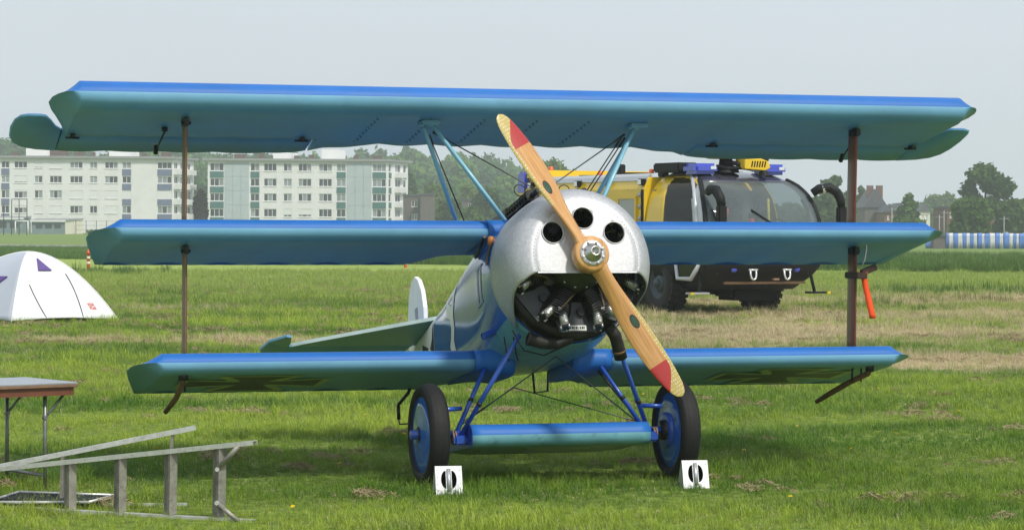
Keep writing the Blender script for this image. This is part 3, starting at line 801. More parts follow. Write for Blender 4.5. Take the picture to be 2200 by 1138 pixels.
block('apartment_block', 'white apartment block with dark green panels and grey cladding, centre left', 470, 446, 828, 876, 346,
      [(451, 480, 3, 'strip'), (537, 556, 2, 'strip'), (565.5, 592.7, 3, 'w'), (607.5, 625, 2, 'w'), (639, 667, 3, 'w'), (683, 711, 3, 'w'), (721, 740.5, 2, 'strip'), (798, 827, 3, 'strip')],
      [(482, 534, 'clad'), (743, 796, 'clad')], rows2, 'green_panel', {(3, 3): .75, (4, 3): .72},
      [(502, 527, 330), (554, 568, 328), (631, 641, 333), (663, 674, 331), (759, 772, 333), (801, 822, 332)], [(586, 618, 0, 327), (690, 722, 0, 320)], [(.10, .22, 1), (.40, .66, 2), (.78, .92, 1)])
rows1 = [(347, 361.5), (378, 393), (409, 426), (442, 458)]
block('apartment_block', 'white apartment block with slate blue panels at the left edge', 462, -90, 365, 416, 340,
      [(-72, -45, 3, 'w'), (-30, -14, 2, 'w'), (1, 18, 2, 'strip'), (28, 55.6, 3, 'w'), (71, 88, 2, 'w'), (103, 129, 3, 'w'), (146, 173, 3, 'w'), (188, 204, 2, 'w'), (220, 247.5, 3, 'w'), (257, 276, 2, 'strip'), (332, 363, 3, 'strip')],
      [], rows1, 'violet_panel', {(4, 0): .85, (5, 0): 1, (3, 1): .85, (6, 2): 1, (7, 2): 1, (8, 2): 1, (9, 2): 1, (10, 2): 1, (4, 3): 1, (5, 3): 1, (8, 3): 1, (3, 3): .3, (3, 2): .2},
      [(19, 33, 325), (97, 140, 322), (151, 175, 325), (186, 197, 325), (296, 309, 327), (338, 361, 325)], [(50, 96, 0, 318), (227, 273, 0, 322)], [(.06, .24, 2), (.36, .5, 1), (.62, .86, 2)])

def small_house(name, label, u0, u1, v_top, Y, depth, m, wins=(), flat=True, gable=0.0, roofm='slate', base=None):
    p0, p1 = at(u0, 500, Y=Y), at(u1, 500, Y=Y); z0 = ground_z(0, Y) if base is None else base; zt = at((u0 + u1) / 2, v_top, Y=Y).z - z0
    t = thing(name, label, 'building', (p0.x, Y, z0)); W = p1.x - p0.x; k = W / (u1 - u0)
    P = lambda a, d, z: Vector((a, d, z))
    zz = lambda v: at((u0 + u1) / 2, v, Y=Y).z - z0
    ops = [((a - u0) * k, (b - u0) * k, zz(d), zz(c)) for a, b, c, d in wins]
    obj('front_wall', wall_with_openings(0, W, -.3, zt, ops, P), M[m], t)
    for o_ in ops:
        window(t, P, *o_, 2, 'pane_dark')
        sill(t, P, o_[0], o_[1], o_[2])
    bm = B()
    for a_, c_ in (((0, 0), (0, depth)), ((0, depth), (W, depth)), ((W, depth), (W, 0))):
        face(bm, [bm.verts.new((*a_, -.3)), bm.verts.new((*c_, -.3)), bm.verts.new((*c_, zt - .002)), bm.verts.new((*a_, zt - .002))])
    obj('side_wall', bm, M[m], t)
    bm = B()
    if flat: bx(bm, -.15, W + .15, -.15, depth + .15, zt + .003, zt + .28)
    else:
        e = .25; h = gable
        A = [bm.verts.new(q) for q in ((-e, -e, zt + .003), (W + e, -e, zt + .003), (W + e, depth + e, zt + .003), (-e, depth + e, zt + .003))]
        r1, r2 = bm.verts.new((W / 2, -e, zt + h)), bm.verts.new((W / 2, depth + e, zt + h))
        face(bm, [A[0], A[1], r1]); face(bm, [A[2], A[3], r2]); face(bm, [A[1], A[2], r2, r1]); face(bm, [A[3], A[0], r1, r2]); face(bm, A)
    rf = obj('roof', bm, M[roofm], t)
    return t, W, zt, rf
small_house('flat_house', 'grey flat-roofed house beside the green-panelled apartment block', 866, 905, 421, 455, 7, 'house_grey', [(884, 896.5, 430, 444), (884, 896.5, 459, 472)])
t_, W_, z_, rf_ = small_house('flat_house', 'plain grey windowless house end right of the flat-roofed house', 903, 931, 419, 448, 8, 'house_grey')
small_house('flat_house', 'long low grey house with white windows behind the cabane struts', 946, 1032, 431, 470, 8, 'house_grey', [(948, 958, 436, 448), (980, 988, 436, 448), (1006, 1016, 436, 448)])
t_, W_, z_, rf_ = small_house('flat_house', 'grey brick house end beside the yellow truck tail', 1030, 1062, 426, 465, 8, 'house_grey', [(1043, 1048, 434, 440)])
t_, W_, z_, rf_ = small_house('gabled_house', 'dark slate-roofed house with gable and chimneys behind the right strut', 1858, 1905, 446, 420, 12, 'house_grey', flat=False, gable=3.0)
for u in (1868, 1888):
    p_ = at(u, 445, Y=424); bm = B(); q = p_ - Vector(t_.location); bx(bm, q.x - .5, q.x + .5, 3, 4, z_ + .6, z_ + 3.6); obj('chimney', bm, M['brick_red'], rf_)
small_house('brick_house', 'low dark brick terrace right of the gabled house', 1900, 1925, 456, 410, 10, 'brick_red', [(1906, 1910, 462, 472), (1915, 1919, 462, 472)], flat=False, gable=1.2)
small_house('terrace_house', 'pale terrace houses far behind the lone cone-shaped tree', 1925, 1945, 452, 480, 10, 'wall_cream', [(1930, 1934, 458, 466)], flat=False, gable=1.4)
small_house('brick_building', 'long flat brown brick building behind the rounded tree', 2034, 2135, 447, 380, 12, 'brick_red', [(2040, 2044, 455, 468), (2110, 2118, 455, 468), (2122, 2130, 455, 468)])
small_house('terrace_house', 'hazy cream house between the cone-shaped tree and the poles', 1975, 1998, 455, 520, 10, 'wall_cream', [(1980, 1984, 462, 470), (1989, 1993, 462, 470)], flat=False, gable=1.6)
# church spire far off
p_ = at(2133, 470, Y=1150); t = thing('church_spire', 'thin hazy church spire rising behind the tallest tree', 'church', (p_.x, 1150, 1.0))
zt = at(2133, 347, Y=1150).z - 1
bm = B(); bx(bm, -2.2, 2.2, -2.2, 2.2, -.3, zt * .62); obj('tower', bm, M['slate'], t)
bm = B(); lathe(bm, [(2.5, zt * .62 + .01), (1.2, zt * .78), (.05, zt)], 8, smooth=False); obj('spire', bm, M['slate'], t)

# sheds, netting and goal by the left-hand block
def shed(name, label, u0, u1, v_top, Y, depth, m, endw=None, uend=None):
    z0 = ground_z(0, Y); p0, p1 = at(u0, 500, Y=Y), at(u1, 500, Y=Y); zt = at(u0, v_top, Y=Y).z - z0
    t = thing(name, label, 'shed', (p0.x, Y, z0)); W = p1.x - p0.x
    bm = B()
    for a_, c_ in (((0, 0), (W, 0)), ((0, 0), (0, depth)), ((0, depth), (W, depth))):
        face(bm, [bm.verts.new((*a_, -.3)), bm.verts.new((*c_, -.3)), bm.verts.new((*c_, zt)), bm.verts.new((*a_, zt))])
    obj('wall', bm, M[m], t)
    ex = 0 if uend is None else at(uend, 500, Y=Y).x - p1.x
    bm = B(); face(bm, [bm.verts.new((W, 0, -.3)), bm.verts.new((W + ex, depth, -.3)), bm.verts.new((W + ex, depth, zt + .25)), bm.verts.new((W, 0, zt))]); obj('end_wall', bm, M[endw or m], t)
    bm = B(); v = [bm.verts.new(q) for q in ((-.2, -.3, zt + .01), (W + .1, -.3, zt + .01), (W + ex + .1, depth, zt + .3), (-.2, depth, zt + .3))]; w = [bm.verts.new(q.co + Vector((0, 0, .22))) for q in v]
    face(bm, v); face(bm, w)
    for i in range(4): face(bm, [v[i], v[(i + 1) % 4], w[(i + 1) % 4], w[i]])
    obj('roof', bm, M['roof_edge'], t)
    bm = B(); bx(bm, -.22, W + .12, -.36, -.31, zt - .12, zt + .2); obj('fascia', bm, M['frame_white'], t)
    for i in range(3):
        bm = B(); x = W * (.12 + .28 * i); bx(bm, x, x + W * .2, -.04, -.005, .9, zt - .5); obj('window', bm, M['pane_dark'], t)
    return t
shed('pavilion_shed', 'low grey-green shed with cream end wall by the goal', 68, 140, 475, 425, 7, 'shed_teal', 'wall_cream', 163)
shed('pavilion_shed', 'low grey-green shed cut by the left edge', -40, 50, 470, 440, 7, 'shed_teal')
M['pole_dark'] = mat('dark_steel_pole', (.04, .045, .05), .6, .3)
t = thing('goal_frame', 'white football goal frame in front of the sheds', 'goal', (0, 0, 0))
a_, b_ = at(33, 504, Y=395), at(60, 504, Y=395); h_ = at(33, 475, Y=395).z; z_ = ground_z(0, 395)
t.location = (a_.x, 395, z_)
bm = B(); w_ = b_.x - a_.x; tube(bm, [(0, 0, 0), (0, 0, h_ - z_)], .09, 8); obj('post', bm, M['frame_white'], t)
bm = B(); tube(bm, [(w_, 0, 0), (w_, 0, h_ - z_)], .09, 8); obj('post', bm, M['frame_white'], t)
bm = B(); tube(bm, [(-.09, 0, h_ - z_), (w_ + .09, 0, h_ - z_)], .09, 8); obj('crossbar', bm, M['frame_white'], t)
bm = B(); tube(bm, [(0, 0, h_ - z_), (0, 1.2, .05)], .03, 6); obj('back_stay', bm, M['frame_white'], t); bm = B(); tube(bm, [(w_, 0, h_ - z_), (w_, 1.2, .05)], .03, 6); obj('back_stay', bm, M['frame_white'], t)
t = thing('ball_stop_fence', 'tall dark steel frame fence rising above the left shed', 'fence', (at(-30, 500, Y=405).x, 405, ground_z(0, 405)))
for u in (-30, 8, 25, 41, 58):
    x = at(u, 500, Y=405).x - t.location.x; zt = at(u, 428 if u > 8 else 437, Y=405).z - t.location.z; bm = B(); tube(bm, [(x, 0, -.1), (x, 0, zt)], .07, 6); obj('post', bm, M['pole_dark'], t)
bm = B(); x0 = at(25, 500, Y=405).x - t.location.x; x1 = at(58, 500, Y=405).x - t.location.x; zt = at(40, 428, Y=405).z - t.location.z
tube(bm, [(x0, 0, zt), (x1, 0, zt)], .05, 6); obj('top_rail', bm, M['pole_dark'], t)
bm = B(); tube(bm, [(0, 0, zt * .36), (x1, 0, zt * .36)], .04, 6); obj('middle_rail', bm, M['pole_dark'], t)
t = thing('boundary_fence', 'thin wire fence on posts below the middle wing tip', 'fence', (at(163, 500, Y=428).x, 428, ground_z(0, 428)))
for u in (163, 185, 207, 229, 251):
    x = at(u, 500, Y=428).x - t.location.x; bm = B(); tube(bm, [(x, 0, -.1), (x, 0, 2.2)], .05, 6); obj('post', bm, M['pole_dark'], t)
for zz in (.7, 1.4, 2.1):
    bm = B(); tube(bm, [(0, 0, zz), (at(251, 500, Y=428).x - t.location.x, 0, zz)], .02, 5); obj('wire', bm, M['pole_dark'], t)

# utility poles at the right
for i, (u, vt_, lab) in enumerate(((2028, 452, 'thin grey utility pole left of the brick building'), (2018, 462, 'shorter utility pole next to the taller one'), (2157, 465, 'thin pole before the dark tree at the right'), (1916, 445, 'slim pole standing at the brick terrace'))):
    p_ = at(u, 500, Y=345); t = thing('utility_pole', lab, 'pole', (p_.x, 345, .3)); h_ = at(u, vt_, Y=345).z - .3
    bm = B(); tube(bm, [(0, 0, -.5), (0, 0, h_)], [.10, .07], 8); obj('shaft', bm, M['roof_edge'], t)
    bm = B(); tube(bm, [(-.6, 0, h_ - .3), (.6, 0, h_ - .3)], .04, 6); obj('cross_arm', bm, M['roof_edge'], t)
p0, p1 = at(1910, 452, Y=345), at(2028, 455, Y=345)
bm = B(); tube(bm, [p0.lerp(p1, i / 10) - Vector((0, 0, .5 * (1 - ((i - 5) / 5) ** 2))) for i in range(11)], .025, 5)
tag(obj('overhead_wire', bm, M['pole_dark']), 'overhead cable sagging between the right-hand poles', 'cable')

# blue and white striped tarpaulin screen
M['tarp_blue'] = mat('blue_tarpaulin', (.09, .22, .62), .5, var=.12, scale=2); M['tarp_white'] = mat('white_tarpaulin', (.62, .63, .64), .5, var=.10, scale=2)
Yt = 272; t = thing('striped_tarpaulin', 'long blue and white striped tarpaulin screen at the field edge', 'screen', (at(2032, 528, Y=Yt).x, Yt, 0))
u = 2032; i = 0
ht = at(2100, 501, Y=Yt).z
while u < 2290:
    wpx = random.choice((6, 8, 10, 12)); x0 = at(u, 500, Y=Yt).x - t.location.x; x1 = at(u + wpx, 500, Y=Yt).x - t.location.x
    bm = B(); rows_ = []
    for zz in (0.02, ht * .5, ht * .8, ht):
        rows_.append([bm.verts.new((x0 + (x1 - x0) * j / 4, .06 * sin(j * 2.1 + u) * (1.2 - zz / ht) + (.05 if i % 2 else 0), zz + (.03 * sin(u) if zz == ht else 0))) for j in range(5)])
    for a, b in zip(rows_, rows_[1:]):
        for j in range(4): face(bm, [a[j], a[j + 1], b[j + 1], b[j]], 0, True)
    o = obj('stripe', bm, M['tarp_blue' if i % 2 == 0 else 'tarp_white'], t)
    sd = o.modifiers.new('t', 'SOLIDIFY'); sd.thickness = .02
    u += wpx; i += 1
bm = B()
for k in range(8):
    x = k * 1.8; tube(bm, [(x, .15, 0), (x, .15, ht + .05)], .03, 6)
o = obj('support_posts', bm, M['pole_dark'], t); o['kind'] = 'stuff'
t, W_, z_, rf_ = small_house('equipment_hut', 'small dark grey hut at the left end of the striped screen', 2006, 2031, 508, 270, 2, 'house_grey', base=0.0)
p_ = at(1988, 530, Y=276)
bm = B(); rows_ = [[bm.verts.new((x, .15 * sin(x * 3), z)) for x in np.linspace(0, 1.0, 7)] for z in (0.0, .6, 1.05)]
for a, b in zip(rows_, rows_[1:]):
    for j in range(6): face(bm, [a[j], a[j + 1], b[j + 1], b[j]], 0, True)
o = obj('blue_sheet', bm, M['tarp_blue']); o.location = (p_.x, 276, 0); o.modifiers.new('t', 'SOLIDIFY').thickness = .02
tag(o, 'blue plastic sheet left of the dark grey hut', 'sheet')
p_ = at(2152, 548, Y=215)
bm = B(); bx(bm, -.12, .12, -.12, .12, 0, .34, bev=.03); bx(bm, -.05, .05, -.05, .05, .34, .46, bev=.01)
o = obj('runway_marker', bm, M['frame_white']); o.location = (p_.x, line_y(205, p_.x), .02); tag(o, 'tiny white marker block on the runway edge', 'marker')

# ================================================================== the triplane
PL_YAW = 0.2926
plane = thing('triplane', 'blue three-winged aircraft with bare metal cowling and wooden propeller parked on the grass', 'aircraft', (0.306, 18.748, 0), PL_YAW)
YH, ZH, PHI = -0.83, 1.658, R(14.0)
def Fz(s, x, n):
    """fuselage frame: s aft of the propeller face, x to port, n above the thrust line"""
    return Vector((x, YH + s * cos(PHI) + n * sin(PHI), ZH - s * sin(PHI) + n * cos(PHI)))
AXM = Matrix.Translation((0, YH, ZH)) @ Matrix.Rotation(pi / 2 - PHI, 4, 'X')      # local +Z points forward along the thrust line
def sec(t, T=0.158, m=0.024):
    t = max(0.0, min(1.0, t))
    # blunt elliptical nose, then an even taper to the trailing edge
    yt = T * .5 * ((1 - (1 - t / .14) ** 3.0) ** (1 / 2.15) if t < .14 else 1 - ((t - .14) / .86) ** 1.55 * .98)
    yc = 4 * m * t * (1 - t)
    return yc, yt

class Wing:
    def __init__(s, sle, yle, zle, alpha, ref, chord, tip):
        s.sle, s.y, s.z, s.a, s.ref, s.chord, s.tip = sle, yle, zle, alpha, ref, chord, tip
    def p(s, x, c, n):
        return Vector((x, s.y + c * cos(s.a) + n * sin(s.a), s.z - c * sin(s.a) + n * cos(s.a)))
    def lower(s, x, c, off=0.0):
        yc, yt = sec(c / s.ref)
        return s.p(x, c, (yc - yt) * s.ref - off)
    def build(s, name, stations, parent, nose_root=None):
        """stations: list of (x, cmax) from root to s.sle-0.2 on the positive side; mirrored with sign"""
        out = []
        return out

def wing_mesh(W, sign, stations, cut=None, tip=True, nc=22):
    bm = B()
    def ring(fx, cmax, k):
        vs = []
        cs = [cmax * (1 - cos(pi * .5 * i / nc)) for i in range(nc + 1)]          # fine towards the leading edge
        up = [(c, +1) for c in reversed(cs)]
        lo = [(c, -1) for c in cs[1:]]
        for c, sd in up + lo:
            yc, yt = sec(c / W.ref)
            n = (yc + sd * yt * k) * W.ref
            if c > .12 and k == 1.0: n -= sd * .009 * sm(.12, .3, c) * sin(pi * fx(c) / .40) ** 2      # fabric drawn in between the ribs
            if sd > 0 and c == cmax: n += 0.002
            x = fx(c)
            vs.append(bm.verts.new(W.p(sign * x, c, n)))
        return vs
    rings = []
    for x, cm in stations:
        rings.append(ring(lambda c, x=x: x, cm, 1.0))
    if tip:
        x0, cm = stations[-1]
        for q in (.06, .14, .24, .36, .5, .7, .88, 1.0):
            k = max(0.015, (1 - q) ** 1.5)
            rings.append(ring(lambda c, q=q: x0 + (W.sle + W.tip(c / cm) - x0) * q, cm, k))
    n = len(rings[0])
    for a, b in zip(rings, rings[1:]):
        for j in range(n - 1):
            mi = 0 if j < nc else 1
            face(bm, [a[j], a[j + 1], b[j + 1], b[j]], mi, True)
        face(bm, [a[0], b[0], b[-1], a[-1]], 1)
    face(bm, rings[0], 1)
    if not tip: face(bm, rings[-1], 1)
    else: face(bm, rings[-1], 1)
    bmesh.ops.remove_doubles(bm, verts=bm.verts[:], dist=0.0004)
    return bm

def tip_mid(t):  return interp(t, [(0, 0), (.03, .05), (.1, .11), (.2, .14), (.35, .145), (.6, .10), (.85, .04), (1, 0)])
def tip_top(t):  return interp(t, [(0, 0), (.03, .04), (.1, .08), (.2, .11), (.35, .12), (.55, .08), (.8, .0), (1, -.05)])
def scal(x, c0, a=.024, rib=.40):
    return c0 - a * (1 - abs(cos(pi * x / rib)) ** .7)
def xs(a, b, d=.05):
    n = max(1, int(round((b - a) / d)))
    return [a + (b - a) * i / n for i in range(n + 1)]

# --- top wing: one piece tip to tip, cut away in the middle of the trailing edge
TOPC = lambda x: interp(abs(x), [(0, 1.06), (1.0, 1.06), (1.15, 1.085), (1.35, 1.17), (1.55, 1.28), (1.75, 1.325), (4, 1.325)])
WT = Wing(3.415, 0.2354, 2.7529, R(16.5), 1.33, TOPC, tip_top)
top_bm = B()
wt_meshes = []
for sg in (-1, 1):
    st = [(x, scal(x, TOPC(x)) / 1.0) for x in xs(0, 1.50)] + [(1.503, .905)] + [(x, .905) for x in xs(1.55, WT.sle - .07, .2)]
    wt_meshes.append(wing_mesh(WT, sg, st))
def join_bm(dst, src):
    me = bpy.data.meshes.new('tmp'); src.to_mesh(me); src.free(); dst.from_mesh(me); bpy.data.meshes.remove(me)
for b_ in wt_meshes:
    bmesh.ops.delete(b_, geom=[f for f in b_.faces if all(abs(v.co.x) < 1e-6 for v in f.verts)], context='FACES')
    join_bm(top_bm, b_)
bmesh.ops.remove_doubles(top_bm, verts=top_bm.verts[:], dist=0.0004)
top_wing = obj('top_wing', top_bm, [M['blue'], M['teal']], plane)
top_wing['label'] = 'longest wing, overhead, blue above and turquoise below'
for sg in (-1, 1):
    bm = B()
    X = xs(1.515, 3.37, .05)
    rows = []
    for x in X:
        cend = scal(x, TOPC(x))
        r_ = []
        for c, h in ((cend, .003), (1.1, .012), (.93, .022), (.912, .012), (.912, -.004), (.93, -.016), (1.1, -.012), (cend, -.003)):
            yc, yt = sec(c / WT.ref)
            r_.append(bm.verts.new(WT.p(sg * x, c, yc * WT.ref + h * (1.0 if h > 0 else 1))))
        rows.append(r_)
    for a, b in zip(rows, rows[1:]):
        for j in range(8):
            face(bm, [a[j], a[(j + 1) % 8], b[(j + 1) % 8], b[j]], 0 if j < 3 else 1, True)
    face(bm, rows[0], 1)
    horn = [(3.368, .912), (3.42, .84), (3.47, .71), (3.51, .62), (3.55, .60), (3.65, .60), (3.70, .63), (3.73, .71), (3.745, .87), (3.735, 1.05), (3.70, 1.18), (3.63, 1.26), (3.52, 1.305), (3.368, 1.325)]
    cx = sum(p[0] for p in horn) / len(horn); cc = sum(p[1] for p in horn) / len(horn)
    def hp(x, c, h):
        yc, yt = sec(c / WT.ref); return WT.p(sg * x, c, yc * WT.ref + h)
    ru = [bm.verts.new(hp(x + (cx - x) * .08, c + (cc - c) * .08, .013)) for x, c in horn]
    re_ = [bm.verts.new(hp(x, c, 0)) for x, c in horn]
    rl = [bm.verts.new(hp(x + (cx - x) * .08, c + (cc - c) * .08, -.013)) for x, c in horn]
    cu = bm.verts.new(hp(cx, cc, .014)); cl = bm.verts.new(hp(cx, cc, -.014))
    for i in range(len(horn)):
        j = (i + 1) % len(horn)
        face(bm, [cu, ru[i], ru[j]], 0, True); face(bm, [ru[i], re_[i], re_[j], ru[j]], 0, True)
        face(bm, [re_[i], rl[i], rl[j], re_[j]], 1, True); face(bm, [rl[i], cl, rl[j]], 1, True)
    ail = obj('aileron', bm, [M['blue'], M['teal']], top_wing)
    # hinges and the little control horn with its rod
    for hx in (1.62, 3.30):
        bm = B()
        p = WT.lower(sg * hx, .90, .012)
        tube(bm, [p + Vector((-.05, 0, 0)), p + Vector((.05, 0, 0))], .008, 6)
        box(bm, p + Vector((0, -.03, .012)), (.03, .09, .014))
        obj('hinge', bm, M['engine_black'], ail)
    bm = B()
    p = WT.lower(sg * 2.68, .60, .0); q = WT.lower(sg * 2.70, .90, .10)
    tube(bm, [p, p + Vector((0, .0, -.03))], .022, 8)
    tube(bm, [p + Vector((0, 0, -.03)), q], .007, 6)
    tube(bm, [q + Vector((0, -.02, .03)), q + Vector((0, .02, -.02))], .018, 8)
    obj('control_rod', bm, M['engine_black'], ail)

M['stitch'] = mat('dark_rib_stitch', (.04, .09, .12), .6)
# stitching along the ribs under the centre section
for xx in (-1.2, -.8, -.4, 0, .4):
    bm = B()
    for i in range(17):
        c_ = .22 + i * .045
        box(bm, WT.lower(xx + (.008 if i % 2 else -.008), c_, .002), (.016, .008, .003))
    o = obj('rib_stitching', bm, M['stitch'], top_wing); o['kind'] = 'stuff'
# --- middle and lower wings, two halves each
MIDC = lambda x: 1.0
WM = Wing(3.123, 0.2576, 1.8149, R(15.8), 1.0, MIDC, tip_mid)
WL = Wing(2.837, 0.2402, 0.8773, R(15.8), 1.0, MIDC, tip_mid)
def mid_c(x): return scal(x, interp(abs(x), [(.30, .60), (.45, .64), (.60, .74), (.72, .90), (.80, 1.0), (9, 1.0)]), .02)
def low_c(x): return scal(x, interp(abs(x), [(.38, .62), (.66, 1.0), (9, 1.0)]), .02)
mid_wing, low_wing = [], []
for sg in (-1, 1):
    o = obj('middle_wing', wing_mesh(WM, sg, [(x, mid_c(x)) for x in xs(.42, WM.sle - .06)]), [M['blue'], M['teal']], plane)
    mid_wing.append(o)
    o = obj('lower_wing', wing_mesh(WL, sg, [(x, low_c(x)) for x in xs(.52, WL.sle - .06)]), [M['blue'], M['teal']], plane)
    low_wing.append(o)
    # blue root sleeves, a little proud of the wing skin
    for W, cf, x0, x1, par, nm in ((WM, mid_c, .20, .418, mid_wing[-1], 'root_sleeve'), (WL, low_c, .22, .518, low_wing[-1], 'root_sleeve')):
        b_ = B()
        Wb = Wing(W.sle, W.y - .004, W.z, W.a, W.ref * 1.008, None, None)
        rr = []
        for x in xs(x0, x1, .05):
            cm = cf(max(x, .31)); vs = []
            nc = 16
            cs = [cm * (1 - cos(pi * .5 * i / nc)) for i in range(nc + 1)]
            for c, sd in [(c, 1) for c in reversed(cs)] + [(c, -1) for c in cs[1:]]:
                yc, yt = sec(c / W.ref, T=.168 if nm else .135)
                grow = 1.0 + .35 * sm(x1 - .08, x0, x) * (1 if W is WL else .3)
                vs.append(b_.verts.new(Wb.p(sg * x, c, (yc + sd * yt * grow) * W.ref)))
            rr.append(vs)
        for a, b in zip(rr, rr[1:]):
            for j in range(len(a) - 1): face(b_, [a[j], a[j + 1], b[j + 1], b[j]], 0, True)
            face(b_, [a[0], b[0], b[-1], a[-1]], 0)
        face(b_, rr[0]); face(b_, rr[-1])
        obj(nm, b_, M['blue'], par)
# cross markings under the lower wings
def in_cross(a, b):
    a, b = abs(a), abs(b)
    if a < b: a, b = b, a
    return a <= 1.0 and b <= .20 + .30 * a ** 2.0
def cross_decal(sg, par):
    bm = B(); vd = {}
    N = 84; x0, x1, c0, c1 = 1.48, 2.62, .13, .95
    grid = {}
    def vert(i, j, off):
        key = (i, j)
        if key not in vd: vd[key] = bm.verts.new(WL.lower(sg * (x0 + (x1 - x0) * i / N), c0 + (c1 - c0) * j / N, off))
        return vd[key]
    for i in range(N):
        for j in range(N):
            a = ((i + .5) / N - .5) * 2 * 1.18; b = ((j + .5) / N - .5) * 2 * 1.16
            inner = in_cross(a, b)
            outer = inner or any(in_cross(a * 1.0 + da, b + db) for da in (-.13, 0, .13) for db in (-.13, 0, .13))
            if outer:
                face(bm, [vert(i, j, .004), vert(i + 1, j, .004), vert(i + 1, j + 1, .004), vert(i, j + 1, .004)], 0 if inner else 1, True)
    o = obj('cross_marking', bm, [M['cross_dark'], M['cross_edge']], par)
    o['label'] = 'dark cross with a paler outline on the wing underside'
cross_decal(-1, low_wing[0]); cross_decal(1, low_wing[1])

# --- interplane struts, fittings
for sg in (-1, 1):
    xx = sg * 2.575
    def strut(z0W, c0, z1W, c1, up0, nm='interplane_strut'):
        p0 = Vector((xx, z0W.y + c0 * cos(z0W.a), 0)); yc, yt = sec(c0 / z0W.ref); p0 = z0W.p(xx, c0, (yc + yt) * z0W.ref - .01)
        p1 = z1W.lower(xx, c1, -.01)
        bm = B()
        sect = [(-.085, 0), (-.06, .010), (-.01, .013), (.05, .009), (.085, .002), (.085, -.002), (.05, -.009), (-.01, -.013), (-.06, -.010)]
        n = 8; rings = []
        for i in range(n + 1):
            t = i / n; p = p0.lerp(p1, t); k = 1.0
            rings.append([bm.verts.new(p + Vector((b * k, a * k, 0))) for a, b in sect])
        for a, b in zip(rings, rings[1:]):
            for j in range(len(sect)):
                inboard = (sg < 0 and 4 <= j <= 8)
                face(bm, [a[j], a[(j + 1) % 9], b[(j + 1) % 9], b[j]], 1 if (sg < 0 and 6 <= j) else 0, True)
        face(bm, rings[0]); face(bm, rings[-1])
        o = obj(nm, bm, [M['strut_brown'], M['strut_tan']], plane)
        o['label'] = 'flat brown wooden strut between two wings'
        # metal shoes
        for p, dz in ((p1, -.035), (p0, .03)):
            b2 = B(); box(b2, p + Vector((0, -.02, dz * .8)), (.036, .15, .06 if dz < 0 else .035), bev=.006)
            tube(b2, [p + Vector((.034, -.05, dz)), p + Vector((-.034, -.05, dz))], .012, 8)
            obj('strut_shoe', b2, M['engine_black'] if dz < 0 else M['alu_dull'], o)
        return p0, p1
    strut(WM, .33, WT, .36, 0)
    lowp = strut(WL, .33, WM, .33, 0)
    # underwing skids of bent cane
    bm = B()
    base = WL.lower(sg * 2.62, .12, 0)
    if sg < 0:
        pts = [base + Vector((0, 0, .01)), base + Vector((-.005, .03, -.06)), base + Vector((-.03, .12, -.16)), base + Vector((-.085, .26, -.27))]
    else:
        pts = [base + Vector((0.0, 0, .01)), base + Vector((-.005, .02, -.05)), base + Vector((-.09, .16, -.12)), base + Vector((-.17, .34, -.215)), base + Vector((-.24, .46, -.29))]
    tube(bm, pts, [.022] * (len(pts) - 1) + [.018], 8)
    sk = obj('wing_skid', bm, M['bamboo'], plane)
    b2 = B()
    for dx in ((-.035, -.11) if sg > 0 else (.02,)):
        q = WL.lower(sg * 2.62 + dx, .20, 0); tube(b2, [q, q + Vector((.01, .03, -.10))], .008, 6)
    tube(b2, [base + Vector((0, 0, .02)), base + Vector((0, .005, -.03))], .035, 8)
    obj('skid_bracket', b2, M['engine_black'], sk)

# --- cabane struts
for sg in (-1, 1):
    pt = Vector((sg * .80, WT.y + .30, 2.60))
    fit = WT.lower(sg * .80, .30, 0)
    for dx, b0 in ((.04, Vector((sg * .33, .13, 1.87))), (-.02, Vector((sg * .40, .95, 1.68)))):
        bm = B()
        tp = fit + Vector((-sg * dx * .8, .10 if dx < 0 else 0.0, -.035))
        tube(bm, [tp, b0], .026, 12, flat=((0, 1, 0), .62))
        o = obj('cabane_strut', bm, M['strut_blue'], plane)
        b2 = B(); tube(b2, [tp + Vector((.03, 0, .02)), tp + Vector((-.03, 0, .02))], .022, 10); box(b2, tp + Vector((0, 0, .04)), (.06, .10, .06), bev=.01)
        obj('cabane_fitting', b2, M['strut_blue'], o)
    b2 = B(); box(b2, fit + Vector((0, .06, -.006)), (.15, .26, .03), bev=.012); obj('wing_bracket', b2, M['teal'], top_wing)
for a, b in (((-.74, .62, 2.52), (.30, .2, 1.90)), ((.74, .62, 2.52), (-.30, .2, 1.90)), ((.76, .66, 2.50), (.36, 1.0, 1.75)), ((.73, .66, 2.50), (.33, 1.0, 1.75)), ((-.76, .66, 2.50), (-.34, 1.0, 1.75))):
    bm = B(); tube(bm, [a, b], .005, 6); q = Vector(a).lerp(Vector(b), .09); tube(bm, [Vector(a), q], .010, 6)
    obj('bracing_wire', bm, M['wire'], plane)

